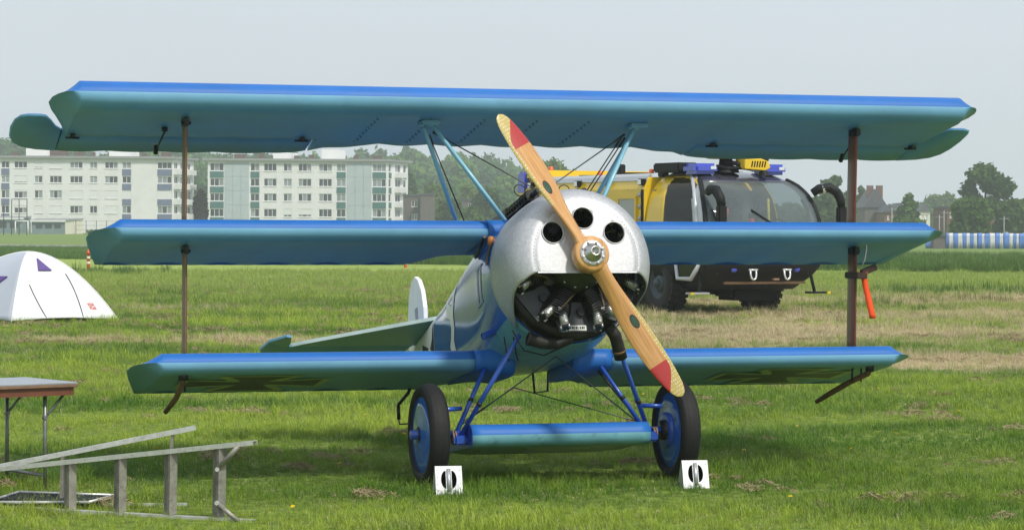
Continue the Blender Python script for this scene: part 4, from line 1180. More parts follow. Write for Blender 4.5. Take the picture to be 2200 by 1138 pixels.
# --- fuselage
SECT = [  # s, half width, top, bottom, squareness
    (.60, .520, .520, -.520, 2.0), (.75, .520, .520, -.520, 2.1), (1.0, .50, .505, -.525, 2.6), (1.35, .455, .47, -.525, 3.4), (1.9, .39, .43, -.48, 4.0), (2.5, .32, .38, -.39, 4.2),
    (3.1, .245, .335, -.29, 4.4), (3.7, .175, .325, -.17, 4.6), (4.3, .095, .32, -.05, 4.6), (4.85, .03, .315, .05, 4.0)]
def fus_at(s):
    for a, b in zip(SECT, SECT[1:]):
        if s <= b[0]:
            t = max(0, (s - a[0]) / (b[0] - a[0])); return [a[i] + (b[i] - a[i]) * t for i in range(1, 5)]
    return SECT[-1][1:]
def fus_p(s, ang, off=0.0):
    w, tp, bt, e = fus_at(s)
    c_, s_ = cos(ang), sin(ang)
    x = (w + off) * math.copysign(abs(c_) ** (2 / e), c_)
    mid = (tp + bt) / 2; h = (tp - bt) / 2 + off
    n = mid + h * math.copysign(abs(s_) ** (2 / e), s_)
    return Fz(s, x, n)
bm = B(); rings = []; NA = 64
ss = [.60 + i * .085 for i in range(51)]
for s_ in ss: rings.append([bm.verts.new(fus_p(s_, 2 * pi * (j + .5) / NA)) for j in range(NA)])
for i, (a, b) in enumerate(zip(rings, rings[1:])):
    for j in range(NA):
        ang = 2 * pi * (j + 1) / NA
        mi = 0
        if sin(ang) < -.62: mi = 1
        if ss[i] > 3.42 and ss[i] < 4.1 and mi == 0: mi = 2
        if ss[i] >= 4.1 and mi == 0: mi = 2
        face(bm, [a[j], a[(j + 1) % NA], b[(j + 1) % NA], b[j]], mi, True)
face(bm, rings[0][::-1], 0); face(bm, rings[-1], 0)
fus = obj('fuselage', bm, [M['blue_fuselage'], M['teal_belly'], M['white']], plane)
def side_point(s, n, sg, off):
    w, tp, bt, e = fus_at(s); mid = (tp + bt) / 2; h = (tp - bt) / 2
    k = min(.999, abs((n - mid) / h)); x = w * (1 - k ** e) ** (1 / e)
    return Fz(s, sg * (x + off), n)
def side_decal(name, poly, material, sg=-1, off=.004, sub=6, label=None):
    """flat print on the fuselage side: polygon in (s, n)"""
    bm = B()
    vs = [bm.verts.new((a, b, 0)) for a, b in poly]
    bm.faces.new(vs)
    bmesh.ops.triangulate(bm, faces=bm.faces[:])
    for _ in range(3):
        bmesh.ops.subdivide_edges(bm, edges=[e for e in bm.edges if e.calc_length() > .06], cuts=1, use_grid_fill=True)
        bmesh.ops.triangulate(bm, faces=bm.faces[:])
    for v in bm.verts: v.co = side_point(v.co.x, v.co.y, sg, off)
    for f in bm.faces: f.smooth = True
    o = obj(name, bm, material, fus)
    if label: o['label'] = label
# ragged white figure painted on the flank
fig = [(2.02, -.37), (2.08, -.30), (2.16, -.28), (2.13, -.20), (2.22, -.13), (2.15, -.08), (2.10, .0), (2.16, .08), (2.28, .12), (2.34, .18), (2.30, .24), (2.16, .20), (2.06, .16), (2.0, .24), (1.86, .33), (1.84, .30), (1.92, .18), (1.98, .08), (1.95, -.02), (2.0, -.12), (1.95, -.22), (1.97, -.31)]
M['pale_figure'] = mat('pale_figure_paint', (0.72, 0.76, 0.70), 0.35, var=.06)
side_decal('white_figure', [(a + .42, b) for a, b in fig], M['pale_figure'], label='ragged white figure painted on the blue flank')
M['letter'] = mat('pale_blue_letter', (0.06, 0.17, 0.40), 0.3)
for s0 in (1.04, 1.18):
    side_decal('numeral_stroke', [(s0, -.10), (s0 + .045, -.10), (s0 + .045, .14), (s0, .14)], M['letter'])
side_decal('numeral_stroke', [(1.0, .145), (1.27, .145), (1.27, .165), (1.0, .165)], M['letter']); side_decal('numeral_stroke', [(1.0, -.125), (1.27, -.125), (1.27, -.105), (1.0, -.105)], M['letter'])
side_decal('data_plate', [(.78, .10), (.86, .10), (.86, .27), (.78, .27)], M['plate_brown'], off=.006, label='small brass data plate behind the cowling')
for poly in ([(3.30, -.24), (3.36, -.03), (3.48, .03), (3.36, .09), (3.30, .24), (3.28, .1), (3.28, -.2)], [(3.42, -.22), (3.66, -.22), (3.6, -.06), (3.52, .0), (3.47, -.08)], [(3.62, -.02), (3.95, -.10), (3.95, .16), (3.62, .07)]):
    side_decal('cross_arm', [(a + .22, b + .04) for a, b in poly], M['black'])
for sg in (-1, 1):
    bm = B(); tube(bm, [fus_p(.92, pi + .0 if sg < 0 else 0, .0) + Vector((0, 0, .33)), fus_p(1.35, pi if sg < 0 else 0, .0) + Vector((0, 0, .30))], .012, 6)
    obj('rail', bm, M['engine_black'], fus)
bm = B(); p = fus_p(1.02, R(180 + 34), .0); tube(bm, [p, p + Vector((-.09, -.05, -.03))], .028, 12, caps=False); tube(bm, [p, p + Vector((-.088, -.05, -.03))], .022, 12); obj('drain_pipe', bm, M['blue_dark'], fus)
bm = B(); q = Vector((-.46, .06, 1.73)); lathe(bm, [(0, .035), (.02, .03), (.028, .0), (.02, -.035), (0, -.04)], 12, Matrix.Translation(q)); obj('filler_cap', bm, M['glass_amber'], fus)
# cockpit coaming and headrest behind the guns
bm = B(); tube(bm, [fus_p(1.75, R(60), .02), fus_p(1.62, R(90), .05), fus_p(1.75, R(120), .02), fus_p(2.1, R(110), .02), fus_p(2.2, R(90), .02), fus_p(2.1, R(70), .02), fus_p(1.75, R(60), .02)], .022, 8)
obj('cockpit_coaming', bm, M['engine_black'], fus)

# --- tail
tail = B()
def stab(x, s, n): return Fz(s + .30, x, n + .11)
pl = [(0.0, 3.35), (.12, 3.42), (.60, 3.92), (1.02, 4.36), (1.10, 4.47), (0, 4.47)]
for sg in (-1, 1):
    A = [tail.verts.new(stab(sg * x, s, .238)) for x, s in pl]; C = [tail.verts.new(stab(sg * x, s, .208)) for x, s in pl]
    face(tail, A, 0); face(tail, C, 1)
    for i in range(len(pl)):
        j = (i + 1) % len(pl); face(tail, [A[i], A[j], C[j], C[i]], 2)
M['pale_edge'] = mat('pale_edge_tape', (0.55, 0.68, 0.66), .4)
tp_ = obj('tailplane', tail, [M['blue'], M['teal'], M['pale_edge']], plane)
for sg in (-1, 1):
    bm = B()
    pl2 = [(.04, 4.48), (1.12, 4.48), (1.13, 4.36), (1.17, 4.12), (1.22, 4.08), (1.33, 4.30), (1.36, 4.55), (1.25, 4.78), (.9, 4.86), (.3, 4.86), (.12, 4.75)]
    K = lambda x, s, t: stab(sg * x, s, t - (.0 if s < 4.47 else (s - 4.47) * .20))
    prism(bm, pl2, K, .236, .210)
    for f in bm.faces:
        f.material_index = 1
    o = obj('elevator', bm, [M['blue'], M['teal']], tp_, bevel=.006)
rud = [(4.86, -.10), (4.80, .10), (4.74, .26), (4.62, .34), (4.52, .44), (4.50, .60), (4.56, .76), (4.68, .87), (4.82, .92), (4.98, .90), (5.12, .80), (5.22, .62), (5.26, .40), (5.22, .16), (5.10, -.04), (4.98, -.12)]
bm = B(); prism(bm, rud, lambda a, b, t: Fz(4.72 + (a - 4.9) * .74, t, b - .02), -.02, .02); ru = obj('rudder', bm, M['white'], plane, bevel=.008)
ru['label'] = 'rounded white rudder with part of a cross'
M['lilac'] = mat('grey_lilac_cross', (.30, .31, .36), .4)
bm = B(); prism(bm, [(4.86, .62), (4.95, .62), (4.935, .40), (4.94, .12), (4.87, .12), (4.885, .40)], lambda a, b, t: Fz(a - .25, t, b), -.024, -.0215); obj('cross_arm', bm, M['lilac'], ru)
bm = B(); prism(bm, [(4.55, .38), (4.75, .33), (4.95, .38), (4.95, .27), (4.75, .31), (4.6, .27)], lambda a, b, t: Fz(a - .1, t, b - .18), -.0255, -.0217); obj('cross_arm', bm, M['black'], ru)
bm = B(); tube(bm, [Fz(4.45, 0, .02), Fz(4.75, 0, -.15), Vector((0, 4.05, .03))], .025, 8); obj('tail_skid', bm, M['bamboo'], plane)

# --- cowling: turned shell, open low down in front
prof = [(.03, .115), (.06, .113), (.10, .112), (.14, .112), (.18, .112), (.22, .112), (.26, .113), (.30, .114), (.34, .116), (.362, .118), (.372, .126), (.385, .124), (.41, .133), (.44, .152), (.468, .178), (.492, .212), (.512, .255), (.526, .30), (.534, .35), (.538, .42), (.54, .50), (.54, .58), (.54, .66)]
def th_min(r, s):
    if s <= .128: return -pi / 2 if r <= .115 else -math.asin(.115 / r)
    base = math.asin(.115 / .385)
    return -(base + R(3) * sm(.12, .2, s) + R(27) * max(0, (s - .22) / .44) ** 1.15)
bm = B(); rings = []
NT = 96
for r_, s_ in prof:
    a0 = th_min(r_, s_)
    rings.append([bm.verts.new(Fz(s_, r_ * cos(a0 + (pi - 2 * a0) * j / NT), r_ * sin(a0 + (pi - 2 * a0) * j / NT))) for j in range(NT + 1)])
for i, (a, b) in enumerate(zip(rings, rings[1:])):
    for j in range(NT): face(bm, [a[j], a[j + 1], b[j + 1], b[j]], 0, True)
bmesh.ops.remove_doubles(bm, verts=bm.verts[:], dist=.0002)
cow = obj('cowling', bm, [M['alu'], M['engine_black']], plane)
cow['label'] = 'burnished aluminium engine cowling with three round cooling holes'
HOLES = [(-.232, .165), (-.005, .268), (.215, .165)]
cutters = []
for hx, hn in HOLES:
    b2 = B(); lathe(b2, [(0, -.2), (.073, -.2), (.073, .2), (0, .2)], 40, Matrix.Translation(Fz(.11, hx, hn)) @ Matrix.Rotation(pi / 2 - PHI, 4, 'X'), smooth=False)
    cutters.append(obj('cutter', b2, M['alu'], plane))
so = cow.modifiers.new('s', 'SOLIDIFY'); so.thickness = .008; so.offset = -1
if Fz: so.material_offset = 0
for c in cutters:
    bo = cow.modifiers.new('b', 'BOOLEAN'); bo.operation = 'DIFFERENCE'; bo.object = c; bo.solver = 'EXACT'
bpy.context.view_layer.update()
dg = bpy.context.evaluated_depsgraph_get()
me2 = bpy.data.meshes.new_from_object(cow.evaluated_get(dg))
cow.modifiers.clear(); cow.data = me2
for c in cutters: bpy.data.objects.remove(c, do_unlink=True)
# rims of the holes, rivet line
for hx, hn in HOLES:
    b2 = B()
    Mx = Matrix.Translation(Fz(.110, hx, hn)) @ Matrix.Rotation(pi / 2 - PHI, 4, 'X')
    lathe(b2, [(.0735, .0), (.0735, .004), (.078, .005), (.081, .0)], 40, Mx); obj('hole_rim', b2, M['alu'], cow)
bm = B()
for j in range(58):
    a = R(-14) + (pi + R(28)) * j / 57
    p = Fz(.123, .378 * cos(a), .378 * sin(a))
    lathe(bm, [(0, .0030), (.002, .0026), (.0032, .001), (.0034, -.004)], 6, Matrix.Translation(p) @ Matrix.Rotation(pi / 2 - PHI, 4, 'X'))
o = obj('rivet_line', bm, M['alu'], cow); o['kind'] = 'stuff'
bm = B(); bx(bm, -.36, .36, -.004, .004, -.006, .006)
for v in bm.verts: v.co = Fz(.109 + v.co.y, v.co.x, -.117 + v.co.z)
obj('lower_lip', bm, M['alu'], cow)

# --- engine
bm = B(); lathe(bm, [(0, -.585), (.505, -.585), (.505, -.60), (0, -.60)], 48, AXM); obj('firewall', bm, M['engine_black'], plane)
bm = B(); lathe(bm, [(.0, -.12), (.06, -.12), (.075, -.16), (.16, -.24), (.20, -.30), (.205, -.45), (.19, -.52), (0, -.53)], 40, AXM)
crank = obj('crankcase', bm, M['crankcase'], plane)
for j in range(14):
    a = 2 * pi * j / 14
    b2 = B(); lathe(b2, [(0, .014), (.009, .012), (.010, -.01)], 6, Matrix.Translation(Fz(.29, .185 * cos(a), .185 * sin(a))) @ Matrix.Rotation(pi / 2 - PHI, 4, 'X'), smooth=False); obj('bolt', b2, M['cast'], crank)
def cyl_frame(ang):
    rad = Vector((cos(ang), 0, sin(ang)))
    # frame in fuselage axes: columns = tangential, forward(-s), radial
    def tr(t, f, r):
        x = r * cos(ang) - t * sin(ang); n = r * sin(ang) + t * cos(ang)
        return Fz(.40 - f, x, n)
    return tr
for k in range(7):
    ang = R(-90 + 25.7 + k * 51.43)
    tr = cyl_frame(ang)
    bm = B()
    rr0 = .19; nf = 13
    prev = []
    prof2 = []
    for i in range(nf):
        h = rr0 + .02 + i * .0155
        rf = .082 + .022 * sm(3, 9, i)
        prof2 += [(.055, h), (rf, h + .001), (rf, h + .006), (.055, h + .007)]
    prof2 = [(0, rr0 - .03), (.055, rr0 - .03)] + prof2 + [(.055, rr0 + .225), (0, rr0 + .23)]
    n_ = 24; rg = []
    for r_, h in prof2:
        rg.append([bm.verts.new(tr(r_ * cos(2 * pi * j / n_), r_ * sin(2 * pi * j / n_), h)) for j in range(n_)] if r_ > 0 else [bm.verts.new(tr(0, 0, h))])
    for a, b in zip(rg, rg[1:]):
        for j in range(n_):
            if len(a) == 1: face(bm, [a[0], b[j], b[(j + 1) % n_]])
            elif len(b) == 1: face(bm, [a[j], a[(j + 1) % n_], b[0]])
            else: face(bm, [a[j], a[(j + 1) % n_], b[(j + 1) % n_], b[j]])
    cy = obj('cylinder', bm, M['fin'], plane)
    for sg in (-1, 1):
        b2 = B()
        # finned head arm towards each rocker box
        for i in range(6):
            h = rr0 + .12 + i * .017; t0 = sg * (.015 + .004 * i)
            pts = [(t0 - .045, -.02), (t0 + .045, -.02), (t0 + .045, .085), (t0 - .045, .085)]
            prism(b2, pts, lambda a, b, t: tr(a, b, t), h, h + .006)
        obj('head_fins', b2, M['fin'], cy)
        b2 = B()
        P0 = tr(sg * .050, .06, rr0 + .205); P1 = tr(sg * .088, .085, rr0 + .275)
        tube(b2, [tr(sg * .043, .055, rr0 + .18), P0, P1], [.034, .031, .029], 14)
        rb = obj('rocker_box', b2, M['cast'], cy)
        b2 = B(); d = (P1 - P0).normalized(); tube(b2, [P1 - d * .004, P1 + d * .012], .038, 6, smooth=False)
        obj('rocker_flange', b2, M['engine_black'], rb)
        for a_ in (0, 2.1, 4.2):
            b2 = B(); e1 = d.cross(Vector((0, 0, 1))).normalized(); e2 = d.cross(e1); q = P1 + (e1 * cos(a_) + e2 * sin(a_)) * .034
            tube(b2, [q - d * .012, q + d * .018], .008, 6); obj('bolt', b2, M['steel'], rb)
        b2 = B(); q = (P0 + P1) / 2; fw = (tr(0, 1, 0) - tr(0, 0, 0)).normalized(); tube(b2, [q + fw * .02, q + fw * .042], .011, 6); obj('bolt', b2, M['steel'], rb)
    b2 = B(); tube(b2, [tr(.0, .085, rr0 + .17), tr(.01, .115, rr0 + .16), tr(.05, .08, rr0 + .06), tr(.09, -.02, rr0 - .02)], .006, 6); obj('ignition_lead', b2, M['strut_tan'], cy)
    b2 = B(); tube(b2, [tr(0, .05, rr0 + .17), tr(0, .10, rr0 + .172)], .014, 8); obj('spark_plug', b2, M['cast'], cy)
# grey baffles between the cylinders
for k in range(7):
    ang = R(-90 + k * 51.43)
    tr = cyl_frame(ang)
    bm = B(); prism(bm, [(-.10, .26), (.10, .26), (.155, .40), (.13, .47), (-.13, .47), (-.155, .40)], lambda a, b, t: tr(a, t, b), -.03, -.022)
    bf = obj('baffle', bm, M['baffle'], plane)
    b2 = B(); tube(b2, [tr(.03, -.03, .33), tr(.03, .005, .33)], .03, 14); obj('grommet', b2, M['engine_black'], bf)
    if k == 0:
        b2 = B(); prism(b2, [(-.065, .425), (.065, .425), (.065, .462), (-.065, .462)], lambda a, b, t: tr(a, t, b), -.0215, -.016); pl_ = obj('maker_plate', b2, M['white'], bf)
        b3 = B()
        for q, w in enumerate((.012, .018, .010, .016, .006, .014, .018, .011)):
            x0 = -.058 + q * .0145
            prism(b3, [(x0, .434), (x0 + w * .65, .434), (x0 + w * .65, .452), (x0, .452)], lambda a, b, t: tr(a, t, b), -.0158, -.0150)
        obj('plate_lettering', b3, M['black'], pl_)
bm = B(); lathe(bm, [(0, .0), (.052, .0), (.05, -.05), (0, -.05)], 20, Matrix.Translation(Fz(.36, -.20, -.10)) @ Matrix.Rotation(pi / 2 - PHI, 4, 'X')); obj('magneto', bm, M['baffle'], plane)
# exhaust collector and outlets
bm = B(); tube(bm, [Fz(.47, .475 * cos(R(a)), .475 * sin(R(a))) for a in range(195, 296, 6)], .032, 14); obj('exhaust_collector', bm, M['exhaust'], plane)
bm = B(); tube(bm, [Fz(.50, -.02, -.50), Fz(.52, -.12, -.535), Fz(.52, -.22, -.53), Fz(.50, -.34, -.50)], [.036, .040, .042, .048], 16, caps=False); tube(bm, [Fz(.50, -.32, -.505), Fz(.50, -.335, -.50)], .042, 16); obj('exhaust_pipe', bm, M['exhaust'], plane)
bm = B(); tube(bm, [Fz(.44, .23, -.42), Fz(.47, .29, -.49), Fz(.53, .33, -.57), Fz(.57, .355, -.63)], [.04, .045, .045, .047], 16); e2 = obj('exhaust_pipe', bm, M['exhaust'], plane)
bm = B(); tube(bm, [Fz(.535, .333, -.578), Fz(.545, .338, -.592)], .049, 16); obj('clamp_band', bm, M['plate_brown'], e2)
bm = B(); tube(bm, [Fz(.60, -.42, -.42), Fz(.62, -.34, -.56), Fz(.60, -.2, -.60), Fz(.56, -.1, -.56)], .006, 8); obj('breather_hose', bm, M['black'], plane)
bm = B(); tube(bm, [Fz(.55, -.36, -.36), Fz(.58, -.26, -.47), Fz(.58, -.16, -.53)], .006, 8); obj('breather_hose', bm, M['black'], plane)
for xx in (-.43, -.36):
    bm = B(); tube(bm, [Fz(.78, xx, -.43), Fz(.78, xx + .01, -.55), Fz(.80, xx + .03, -.60)], .006, 6); obj('drain_tube', bm, M['engine_black'], plane)

# --- propeller
PA = R(30.4)
pm = bpy.data.materials.new('laminated_propeller_wood'); pm.use_nodes = True
n, l = pm.node_tree.nodes, pm.node_tree.links
p = n['Principled BSDF']
uv = n.new('ShaderNodeUVMap'); sp = n.new('ShaderNodeSeparateXYZ'); l.new(uv.outputs[0], sp.inputs[0])
def math_n(op, a, b=None, c=None):
    q = n.new('ShaderNodeMath'); q.operation = op
    for i, v in enumerate((a, b, c)):
        if v is None: continue
        if isinstance(v, (int, float)): q.inputs[i].default_value = v
        else: l.new(v, q.inputs[i])
    return q.outputs[0]
U, V = sp.outputs[0], sp.outputs[1]
mp = n.new('ShaderNodeMapping'); mp.inputs['Scale'].default_value = (2.0, 9.0, 1); l.new(uv.outputs[0], mp.inputs[0])
wv = n.new('ShaderNodeTexNoise'); wv.inputs['Scale'].default_value = 1.6; wv.inputs['Detail'].default_value = 6; wv.inputs['Distortion'].default_value = 1.6; l.new(mp.outputs[0], wv.inputs['Vector'])
cr = n.new('ShaderNodeValToRGB'); e = cr.color_ramp.elements
e[0].position = .28; e[0].color = (.42, .175, .045, 1); e[1].position = .58; e[1].color = (.64, .35, .125, 1)
l.new(wv.outputs[0], cr.inputs[0])
def mixc(fac, a, b):
    q = n.new('ShaderNodeMix'); q.data_type = 'RGBA'
    l.new(fac, q.inputs[0])
    for i, v in ((6, a), (7, b)):
        if isinstance(v, tuple): q.inputs[i].default_value = v
        else: l.new(v, q.inputs[i])
    return q.outputs[2]
# white spots on the yellow metal sheath
vor = n.new('ShaderNodeTexVoronoi'); vor.inputs['Scale'].default_value = 1.0; vor.inputs['Randomness'].default_value = .25
mp2 = n.new('ShaderNodeMapping'); mp2.inputs['Scale'].default_value = (46, 7.5, 1); l.new(uv.outputs[0], mp2.inputs[0]); l.new(mp2.outputs[0], vor.inputs['Vector'])
dots = math_n('LESS_THAN', vor.outputs['Distance'], .27)
sheath = mixc(dots, (.50, .38, .10, 1), (.66, .62, .42, 1))
red = mixc(math_n('GREATER_THAN', U, .765), cr.outputs[0], (.42, .025, .022, 1))
# the sheath: a strip along the leading edge, widening to the whole tip
edge = math_n('ADD', .17, math_n('MULTIPLY', math_n('POWER', math_n('MAXIMUM', math_n('SUBTRACT', U, .80), 0), 1.6), 18.0))
issh = math_n('MULTIPLY', math_n('LESS_THAN', V, edge), math_n('GREATER_THAN', U, .37))
col = mixc(issh, red, sheath)
# oval maker's mark printed on each blade
ov = math_n('ADD', math_n('POWER', math_n('ABSOLUTE', math_n('DIVIDE', math_n('SUBTRACT', U, .475), .046)), 2.0), math_n('POWER', math_n('ABSOLUTE', math_n('DIVIDE', math_n('SUBTRACT', V, .44), .17)), 2.0))
nz = n.new('ShaderNodeTexNoise'); nz.inputs['Scale'].default_value = 60; l.new(uv.outputs[0], nz.inputs['Vector'])
col = mixc(math_n('LESS_THAN', ov, 1.0), col, (.014, .018, .013, 1))
col = mixc(math_n('MULTIPLY', math_n('LESS_THAN', ov, .62), math_n('GREATER_THAN', nz.outputs[0], .5)), col, (.03, .11, .045, 1))
l.new(col, p.inputs['Base Color'])
p.inputs['Roughness'].default_value = .28; p.inputs['Coat Weight'].default_value = .5; p.inputs['Coat Roughness'].default_value = .08
M['prop'] = pm
RP = 1.155
bm = B(); uvl = bm.loops.layers.uv.new('UVMap')
wid = [(.07, .150), (.12, .126), (.2, .128), (.3, .150), (.45, .182), (.6, .190), (.75, .176), (.86, .150), (.93, .122), (.97, .092), (.99, .058), (1.0, .012)]
thk = [(.07, .105), (.12, .10), (.2, .085), (.3, .066), (.5, .042), (.75, .024), (.95, .012), (1, .006)]
twi = [(.07, 38), (.15, 40), (.3, 40), (.5, 30), (.75, 21), (1, 16)]
for bl in (0, 1):
    rings = []
    stn = [.07, .10, .13, .17, .21, .26, .31, .37, .44, .51, .58, .65, .72, .78, .84, .89, .93, .955, .975, .988, .996, 1.0]
    for t in stn:
        w = interp(t, wid); h = interp(t, thk); tw = R(interp(t, twi)) * (1 if t > .1 else .8)
        ctr = .02 * sin(pi * t)
        # blade axes: radial along +Y (up), chord along X; seen from the front, leading edge on -X for the upper blade
        vs = []
        for j in range(20):
            a = 2 * pi * j / 20
            cx_ = cos(a); sy = sin(a)
            ch = -cx_ * w / 2 + (ctr - .006)
            th = sy * h / 2 * (1.0 if sy > 0 else .55)
            X_ = ch * cos(tw) - th * sin(tw) * .35
            Z_ = -ch * sin(tw) * .55 + th
            vs.append((bm.verts.new((X_, t * RP, Z_)), (t, .5 - cx_ * .5)))
        rings.append(vs)
    fs = []
    for a, b in zip(rings, rings[1:]):
        for j in range(20):
            k = (j + 1) % 20
            q = [a[j], a[k], b[k], b[j]]
            f = bm.faces.new([x[0] for x in q]); f.smooth = True; fs.append(f)
            for lp, x in zip(f.loops, q): lp[uvl].uv = x[1]
    f = bm.faces.new([x[0] for x in rings[-1]])
    rot = Matrix.Rotation(PA + bl * pi, 4, 'Z')
    vset = {x[0] for r_ in rings for x in r_}
    for v in vset: v.co = rot @ v.co
# hub boss
i0 = len(bm.verts)
prof3 = [(0, .058), (.112, .058), (.124, .046), (.128, .02), (.128, -.03), (.118, -.055), (0, -.055)]
nb = 40; rg = []
for r_, h in prof3: rg.append([bm.verts.new((r_ * cos(2 * pi * j / nb), r_ * sin(2 * pi * j / nb), h)) for j in range(nb)] if r_ else [bm.verts.new((0, 0, h))])
for a, b in zip(rg, rg[1:]):
    for j in range(nb):
        k = (j + 1) % nb
        q = [a[0], b[j], b[k]] if len(a) == 1 else ([a[j], a[k], b[0]] if len(b) == 1 else [a[j], a[k], b[k], b[j]])
        f = bm.faces.new(q); f.smooth = True
        for lp in f.loops: lp[uvl].uv = (lp.vert.co.y * .9 + .1 if 0 else .1 + .12 * (lp.vert.co.y + .13), .5 + lp.vert.co.x * 2.0)
PM = Matrix.Translation(Fz(.035, 0, -.012)) @ Matrix.Rotation(pi / 2 - PHI, 4, 'X')
bm.transform(PM)
prop = obj('propeller', bm, M['prop'], plane)
prop['label'] = 'two-bladed varnished wooden propeller with red bands and spotted yellow tips'
def on_prop(bm): bm.transform(PM); return bm
bm = B(); lathe(bm, [(0, .062), (.040, .062), (.042, .066), (.088, .066), (.092, .062), (.092, .050)], 40); hub = obj('hub_flange', on_prop(bm), M['steel'], prop)
bm = B(); lathe(bm, [(.068, .060), (.066, .0665), (.055, .072), (.054, .082), (.046, .084), (.045, .10), (.036, .102), (.035, .128), (.026, .130), (.025, .09), (0, .09)], 32); obj('shaft_nut', on_prop(bm), M['steel'], hub)
for j in range(8):
    a = 2 * pi * (j + .5) / 8
    bm = B(); lathe(bm, [(0, .080), (.009, .079), (.010, .064)], 6, Matrix.Translation((.077 * cos(a), .077 * sin(a), 0)), smooth=False); obj('bolt', on_prop(bm), M['cast'], hub)

# --- guns
bm = B()
g0, g1 = Fz(.78, -.13, .60), Fz(1.75, -.13, .60)
for gx in (-.17, .17):
    P = lambda s, x, n: Fz(s, gx + x, n)
    bm = B()
    box(bm, P(1.45, 0, .56), (.09, .42, .15), rot=Matrix.Rotation(-PHI, 3, 'X'), bev=.01)
    tube(bm, [P(.55, 0, .585), P(.72, 0, .585)], .020, 10)
    gun = obj('machine_gun', bm, M['engine_black'], plane)
    # slotted cooling jacket: rings and bars
    b2 = B()
    for i in range(9):
        s_ = .70 + i * .065; tube(b2, [P(s_, 0, .585), P(s_ + .018, 0, .585)], .048, 14)
    for j in range(8):
        a = 2 * pi * j / 8; tube(b2, [P(.70, .045 * cos(a), .585 + .045 * sin(a)), P(1.24, .045 * cos(a), .585 + .045 * sin(a))], .008, 5)
    obj('cooling_jacket', b2, M['engine_black'], gun)
    b2 = B(); tube(b2, [P(1.0, .042 * cos(2 * pi * j / 20), .70 + .042 * sin(2 * pi * j / 20)) for j in range(21)], .004, 5); tube(b2, [P(1.0, 0, .63), P(1.0, 0, .66)], .005, 5); obj('ring_sight', b2, M['engine_black'], gun)

# --- undercarriage
AX = .93
for sg in (-1, 1):
    foot = Vector((sg * .715, -.03, .335))
    for top, r_, ft in ((Fz(.66, sg * .35, -.44), .024, foot), (Vector((sg * .40, .30, .88)), .024, foot + Vector((0, .09, .02)))):
        bm = B(); tube(bm, [top, ft], r_, 12, flat=((0, 1, 0), .66)); o = obj('undercarriage_strut', bm, M['blue_dark'], plane)
        b2 = B(); d = (ft - top).normalized(); q = ft - d * .30; tube(b2, [q, q + d * .025], .027, 12, flat=((0, 1, 0), .72)); obj('strut_collar', b2, M['engine_black'], o)
    bm = B(); tube(bm, [foot + Vector((-sg * .045, .12, .20)), foot + Vector((sg * .10, .02, .20))], .016, 8); obj('spreader_tube', bm, M['blue_dark'], plane)
    bm = B(); box(bm, foot + Vector((0, .02, -.015)), (.10, .16, .07), bev=.015); obj('axle_shoe', bm, M['blue_dark'], plane)
    for k in range(2):
        bm = B(); x = foot.x + sg * (.03 + .018 * k)
        tube(bm, [(x, foot.y + .036 * cos(a), .335 + .046 * sin(a)) for a in [2 * pi * i / 14 for i in range(15)]], .0075, 6); obj('bungee_cord', bm, M['strut_tan'], plane)
    # wheel
    bm = B(); Mx = Matrix.Translation((sg * AX, 0, .36)) @ Matrix.Rotation(pi / 2, 4, 'Y')
    tp = [(.262, -.045), (.275, -.062), (.300, -.074), (.328, -.070), (.348, -.052), (.357, -.035), (.3565, -.033), (.3600, -.026), (.3620, -.010), (.3615, -.008), (.3615, .008), (.3620, .010), (.3600, .026), (.3565, .033), (.357, .035), (.348, .052), (.328, .070), (.300, .074), (.275, .062), (.262, .045)]
    lathe(bm, tp, 72, Mx)
    wh = obj('wheel', bm, M['rubber'], plane); wh['label'] = 'black-tyred main wheel with blue disc cover'
    for side in (-1, 1):
        b2 = B()
        lathe(b2, [(.272, .052 * side), (.268, .058 * side), (.20, .062 * side), (.10, .070 * side), (.06, .076 * side), (0, .076 * side)], 56, Mx)
        wc = obj('wheel_cover', b2, M['blue_fuselage'], wh)
        if side == sg:
            b3 = B(); lathe(b3, [(.034, .07 * side), (.034, .13 * side), (.028, .135 * side), (0, .135 * side)], 20, Mx); obj('hub_cap', b3, M['blue_dark'], wc)
            b3 = B(); lathe(b3, [(.055, .072 * side), (.055, .084 * side), (.03, .084 * side)], 8, Mx, smooth=False); obj('hub_plate', b3, M['engine_black'], wc)
        else:
            b3 = B(); lathe(b3, [(.13, .058 * side), (.128, .085 * side), (.10, .088 * side), (.0, .088 * side)], 40, Mx); obj('brake_drum', b3, M['blue_dark'], wc)
            b3 = B(); lathe(b3, [(.075, .086 * side), (.07, .12 * side), (0, .12 * side)], 24, Mx); obj('brake_backplate', b3, M['engine_black'], wc)
bm = B(); tube(bm, [(-AX - .08, 0, .36), (AX + .08, 0, .36)], .026, 12); obj('axle', bm, M['blue_dark'], plane)
